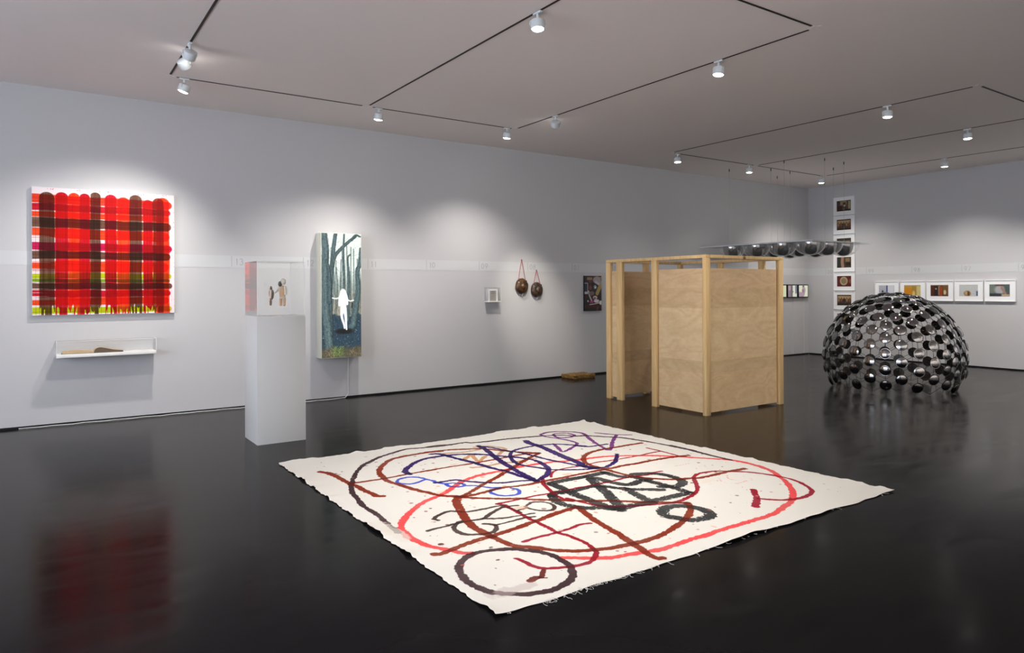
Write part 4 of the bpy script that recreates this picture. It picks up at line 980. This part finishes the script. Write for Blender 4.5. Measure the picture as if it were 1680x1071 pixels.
# ================================================================== MONITORS
def screen(kind):
    c = Canvas2D(40, 50, (214, 216, 190), 70+kind)
    if kind == 0: c.rect(0, 0, .35, 1, (70, 66, 60), .1); c.rect(.35, 0, 1, 1, (206, 210, 170), .15)
    elif kind == 1: c.rect(0, 0, .5, 1, (132, 114, 128), .1); c.disc(.15, .25, .15, .2, (176, 140, 150)); c.rect(.32, 0, .5, 1, (92, 86, 96), .1); c.rect(.8, 0, 1, .75, (104, 110, 136), .1); c.rect(.82, .7, 1, 1, (196, 206, 200), .1); c.disc(.55, .55, .06, .08, (110, 110, 104))
    else: c.line([(.5, .1), (.5, .5)], .24, (176, 160, 160), .8); c.disc(.5, .1, .1, .05, (40, 34, 34)); c.line([(.55, .4), (.42, .8), (.1, .8)], .36, (164, 140, 152), .8); c.disc(.45, .42, .12, .05, (120, 84, 100)); c.disc(.48, .56, .1, .06, (130, 96, 110))
    return np.clip(c.a, 4, 245)
scrm = mat_attr('monitor picture', .3, .5, emission=.95)
for k, (x0, x1, lab) in enumerate(((13.305, 13.685, 'small square monitor with a pale yellow picture, partly behind the booth edge'), (13.708, 14.082, 'small square monitor showing mauve and white shapes, middle of the three'), (14.108, 14.497, 'small square monitor showing a pale pink figure, nearest the room corner'))):
    mt = empty('wall_monitor', (x0, WY, 1.286), lab, 'monitor', 'small monitors in a row by the corner')
    w = x1-x0; one_box('monitor_body', M['bezel'], mt, 0, w, -.05, -.001, 0, .297, bevel=.004)
    flat_picture('screen', screen(k), (.026, -.0512, .275), (w-.052, 0, 0), (0, 0, -.252), scrm, mt)
    bm = B(); tube(bm, [(w*.72, -.006, .0), (w*.72+.004, -.006, -.5), (w*.72-.004, -.006, -1.25)], .004, 5); obj('cable', bm, M['cable'], mt)

# ================================================================== PAINTED CANVAS ON THE FLOOR
PAL = {'coral': (250, 84, 86), 'ochre': (196, 130, 76), 'blue': (62, 84, 214), 'violet': (128, 62, 140), 'char': (56, 57, 58), 'umber': (76, 60, 58),
       'plum': (66, 44, 48), 'crimson': (160, 22, 44), 'rust': (138, 48, 26), 'indigo': (52, 28, 100), 'pink': (240, 140, 140), 'maroon': (110, 40, 32)}
QC = np.array([(1.730, 6.114), (1.736, 2.672), (5.216, 2.649), (5.128, 6.072)])   # corners: far left, near, right, far right
N = CANVN
s_, t_ = np.meshgrid(np.linspace(0, 1, N), np.linspace(0, 1, N))   # s along x, t along y (0 = near edge)
XY = (QC[1][None, None]*((1-s_)*(1-t_))[..., None] + QC[2][None, None]*(s_*(1-t_))[..., None] + QC[0][None, None]*((1-s_)*t_)[..., None] + QC[3][None, None]*(s_*t_)[..., None])
X, Y = XY[..., 0].copy(), XY[..., 1].copy()
def wave(n, seed, f, amp):
    r = np.random.default_rng(seed); q = np.linspace(0, 1, n); o = np.zeros(n)
    for k in range(7): o += amp/(1+k*.5)*np.sin(2*PI*(f*(1+.6*k)*q+r.random()))*r.normal(1, .4)
    return o
eL, eR, eN, eF = (wave(N, 31+i, f, a) for i, (f, a) in enumerate(((14, .0035), (17, .0045), (5, .004), (15, .0045))))
fall = lambda d_: np.exp(-(d_/.06)**2)
Yd = (eL[:, None]*fall(s_*3.45) + eR[:, None]*fall((1-s_)*3.45)); X += Yd
Y += (eN[None]*fall(t_*3.44) + eF[None]*fall((1-t_)*3.4))
Zc = np.full((N, N), .004)
Zc += .0035*fbm(N, N, (4, 5), 91, 3)
def ripple(n, seed, f, amp):
    r = np.random.default_rng(seed); q = np.linspace(0, 1, n); a = value_noise(1, n, (1, f), seed)[0]; return amp*np.clip((a-.45)*2.2, 0, 1)**1.3
Zc += ripple(N, 5, 34, .016)[:, None]*np.exp(-(s_*3.45/.05)) + ripple(N, 6, 8, .018)[None]*np.exp(-(t_*3.44/.05)) + ripple(N, 7, 24, .014)[None]*np.exp(-((1-t_)*3.4/.05)) + ripple(N, 8, 40, .012)[:, None]*np.exp(-((1-s_)*3.45/.05))
PG = np.ones((N, N, 3))*np.array((218, 214, 206.))
mott = fbm(N, N, (5, 5), 17, 4)-.5; PG += mott[..., None]*np.array((5, 7, 9.))
wobble = (fbm(N, N, (130, 130), 23, 3)-.5)*.020 + (fbm(N, N, (40, 40), 29, 2)-.5)*.010
dens = fbm(N, N, (14, 14), 33, 3); dry = fbm(N, N, (260, 260), 35, 2)
gx0, gy0 = X.min(), Y.min(); sx_ = (N-1)/3.45
def stroke_mask(pts, w):
    P = catmull(pts, .03); D = np.full((N, N), 9.0, np.float32)
    for i in range(len(P)-1):
        a, b = P[i], P[i+1]; m_ = w*.5+.03
        i0 = int((min(a[0], b[0])-m_-1.73)/3.40*(N-1))-8; i1 = int((max(a[0], b[0])+m_-1.73)/3.40*(N-1))+10
        j0 = int((min(a[1], b[1])-m_-2.66)/3.46*(N-1))-8; j1 = int((max(a[1], b[1])+m_-2.66)/3.40*(N-1))+10
        i0, j0 = max(i0-2, 0), max(j0-2, 0); i1, j1 = min(i1+4, N), min(j1+4, N)
        if i1 <= i0 or j1 <= j0: continue
        px_, py_ = X[j0:j1, i0:i1]-a[0], Y[j0:j1, i0:i1]-a[1]; dx_, dy_ = b-a; L2 = dx_*dx_+dy_*dy_+1e-12
        t = np.clip((px_*dx_+py_*dy_)/L2, 0, 1); d_ = np.hypot(px_-t*dx_, py_-t*dy_)
        D[j0:j1, i0:i1] = np.minimum(D[j0:j1, i0:i1], d_)
    return D
for cname, w, txt in STROKES:
    w = w*1.35 if w < .031 and w > .015 else w
    pts_ = [tuple(map(float, q.split(','))) for q in txt.split()]
    D = stroke_mask(pts_, w); k = min(1.0, w/.045)
    m_ = np.clip((w*.5-(D+wobble*k))/.0035+.5, 0, 1)
    if cname == 'char': m_ *= np.clip((dry-.24+.6*np.clip((w*.42-D)/w, 0, .3)-.10*(dens-.5))*9, 0, 1)
    op = m_*(.86+.14*np.clip((dens-.3)*3, 0, 1))
    if cname == 'pink': op *= np.clip((dry-.45)*6, 0, 1)*.7
    if cname == 'ochre': op *= .72
    col = np.array(PAL[cname], float)*(.84+.14*dens[..., None])
    under = np.clip(PG/232., 0, 1)
    PG = PG*(1-op[..., None]) + col*(.45+.55*under)*op[..., None]
for k in range(420):
    cx_, cy_ = 1.9+3.1*RNG.random(), 2.85+3.1*RNG.random(); r_ = .004+.016*RNG.random()**3
    i_, j_ = int((cx_-1.73)/3.45*N), int((cy_-2.66)/3.43*N); q = 8
    sl = (slice(max(j_-q, 0), j_+q), slice(max(i_-q, 0), i_+q)); d_ = np.hypot(X[sl]-cx_, (Y[sl]-cy_)*(.6+RNG.random()))
    cc = [(120, 60, 56), (170, 90, 84), (70, 56, 56), (214, 150, 130), (90, 50, 44)][k % 5]
    PG[sl] += (np.array(cc)-PG[sl])*(np.clip((r_-d_)/.002, 0, 1)*(.4+.5*RNG.random()))[..., None]
st = fbm(N, N, (60, 60), 51, 3)
for cx_, cy_, rx_, ry_, col, op in ((1.98, 2.86, .16, .05, (188, 172, 170), .55), (2.75, 3.9, .06, .04, (214, 170, 140), .6), (3.55, 4.4, .05, .03, (214, 160, 140), .5), (2.45, 4.55, .06, .03, (220, 180, 160), .5), (4.3, 3.6, .10, .04, (220, 200, 180), .4), (2.95, 5.2, .06, .03, (210, 150, 130), .5), (1.83, 3.95, .05, .25, (214, 208, 196), .7)):
    d_ = np.hypot((X-cx_)/rx_, (Y-cy_)/ry_)+(st-.5)*1.6; PG += (np.array(col, float)-PG)*(np.clip((1-d_)*3, 0, 1)*op)[..., None]
V = np.stack([X, Y, Zc], -1).reshape(-1, 3) - np.array((1.73, 2.66, 0))
cvs = grid_obj('painted_canvas', V, lin(np.clip(PG, 3, 250)).reshape(-1, 3), N, N, mat_attr('unprimed cotton canvas', .85, .15, weave=(240, .25)))
cvs.location = (1.73, 2.66, 0)
for p in cvs.data.polygons[:1]: pass
cvs.data.polygons.foreach_set('use_smooth', np.ones(len(cvs.data.polygons), bool))
tag(cvs, 'large square canvas painted with looping coloured lines, spread flat on the dark floor', 'painting')
bm = B()
for k in range(95):
    x = [2.0+.85*RNG.random(), 1.75+3.4*RNG.random(), 2.1+.5*RNG.random()][k % 3]-1.73; y0 = .004+.02*0; L_ = .015+.05*RNG.random()**2
    P = [(x, y0+.004, .009)]; a_ = -PI/2+RNG.normal()*.5
    for j in range(5):
        a_ += RNG.normal()*.7; q = P[-1]; P.append((q[0]+math.cos(a_)*L_/5, q[1]+math.sin(a_)*L_/5*1.0, .006+.004*RNG.random()))
    tube(bm, P, .0009, 4)
fr_ = obj('frayed_thread', bm, mat('loose cotton thread', (206, 204, 196), .9), cvs); fr_['kind'] = 'stuff'

# ================================================================== CAMERA
f_px, cyp, yaw, roll = 1143.02, 474.66, math.radians(55.6164), math.radians(-0.2504)
fw = Vector((math.cos(yaw), math.sin(yaw), 0)); rt = Vector((math.sin(yaw), -math.cos(yaw), 0)); up = Vector((0, 0, 1))
r2 = rt*math.cos(roll)+up*math.sin(roll); u2 = -rt*math.sin(roll)+up*math.cos(roll)
cam = bpy.data.cameras.new('camera'); co = bpy.data.objects.new('camera', cam); C.objects.link(co)
cam.sensor_width = 36; cam.sensor_fit = 'HORIZONTAL'; cam.lens = f_px/1680*36; cam.shift_y = -(535.5-cyp)/1680
mw = Matrix((r2, u2, -fw)).transposed().to_4x4(); mw.translation = (0, 0, 1.5); co.matrix_world = mw
cam.clip_start = .05; cam.clip_end = 60
sc = bpy.context.scene; sc.camera = co

w = bpy.data.worlds.new('world'); sc.world = w; w.use_nodes = True
w.node_tree.nodes['Background'].inputs[0].default_value = (.5, .55, .6, 1); w.node_tree.nodes['Background'].inputs[1].default_value = .3
vs = sc.view_settings; vs.view_transform = 'Standard'; vs.look = 'None'; vs.gamma = 1; vs.use_curve_mapping = False; vs.exposure = EXPOSURE
cy = sc.cycles
cy.use_denoising = True; cy.max_bounces = 12; cy.diffuse_bounces = 6; cy.glossy_bounces = 6; cy.transparent_max_bounces = 24; cy.sample_clamp_indirect = 6; cy.blur_glossy = 0.5
cy.caustics_reflective = False; cy.caustics_refractive = False
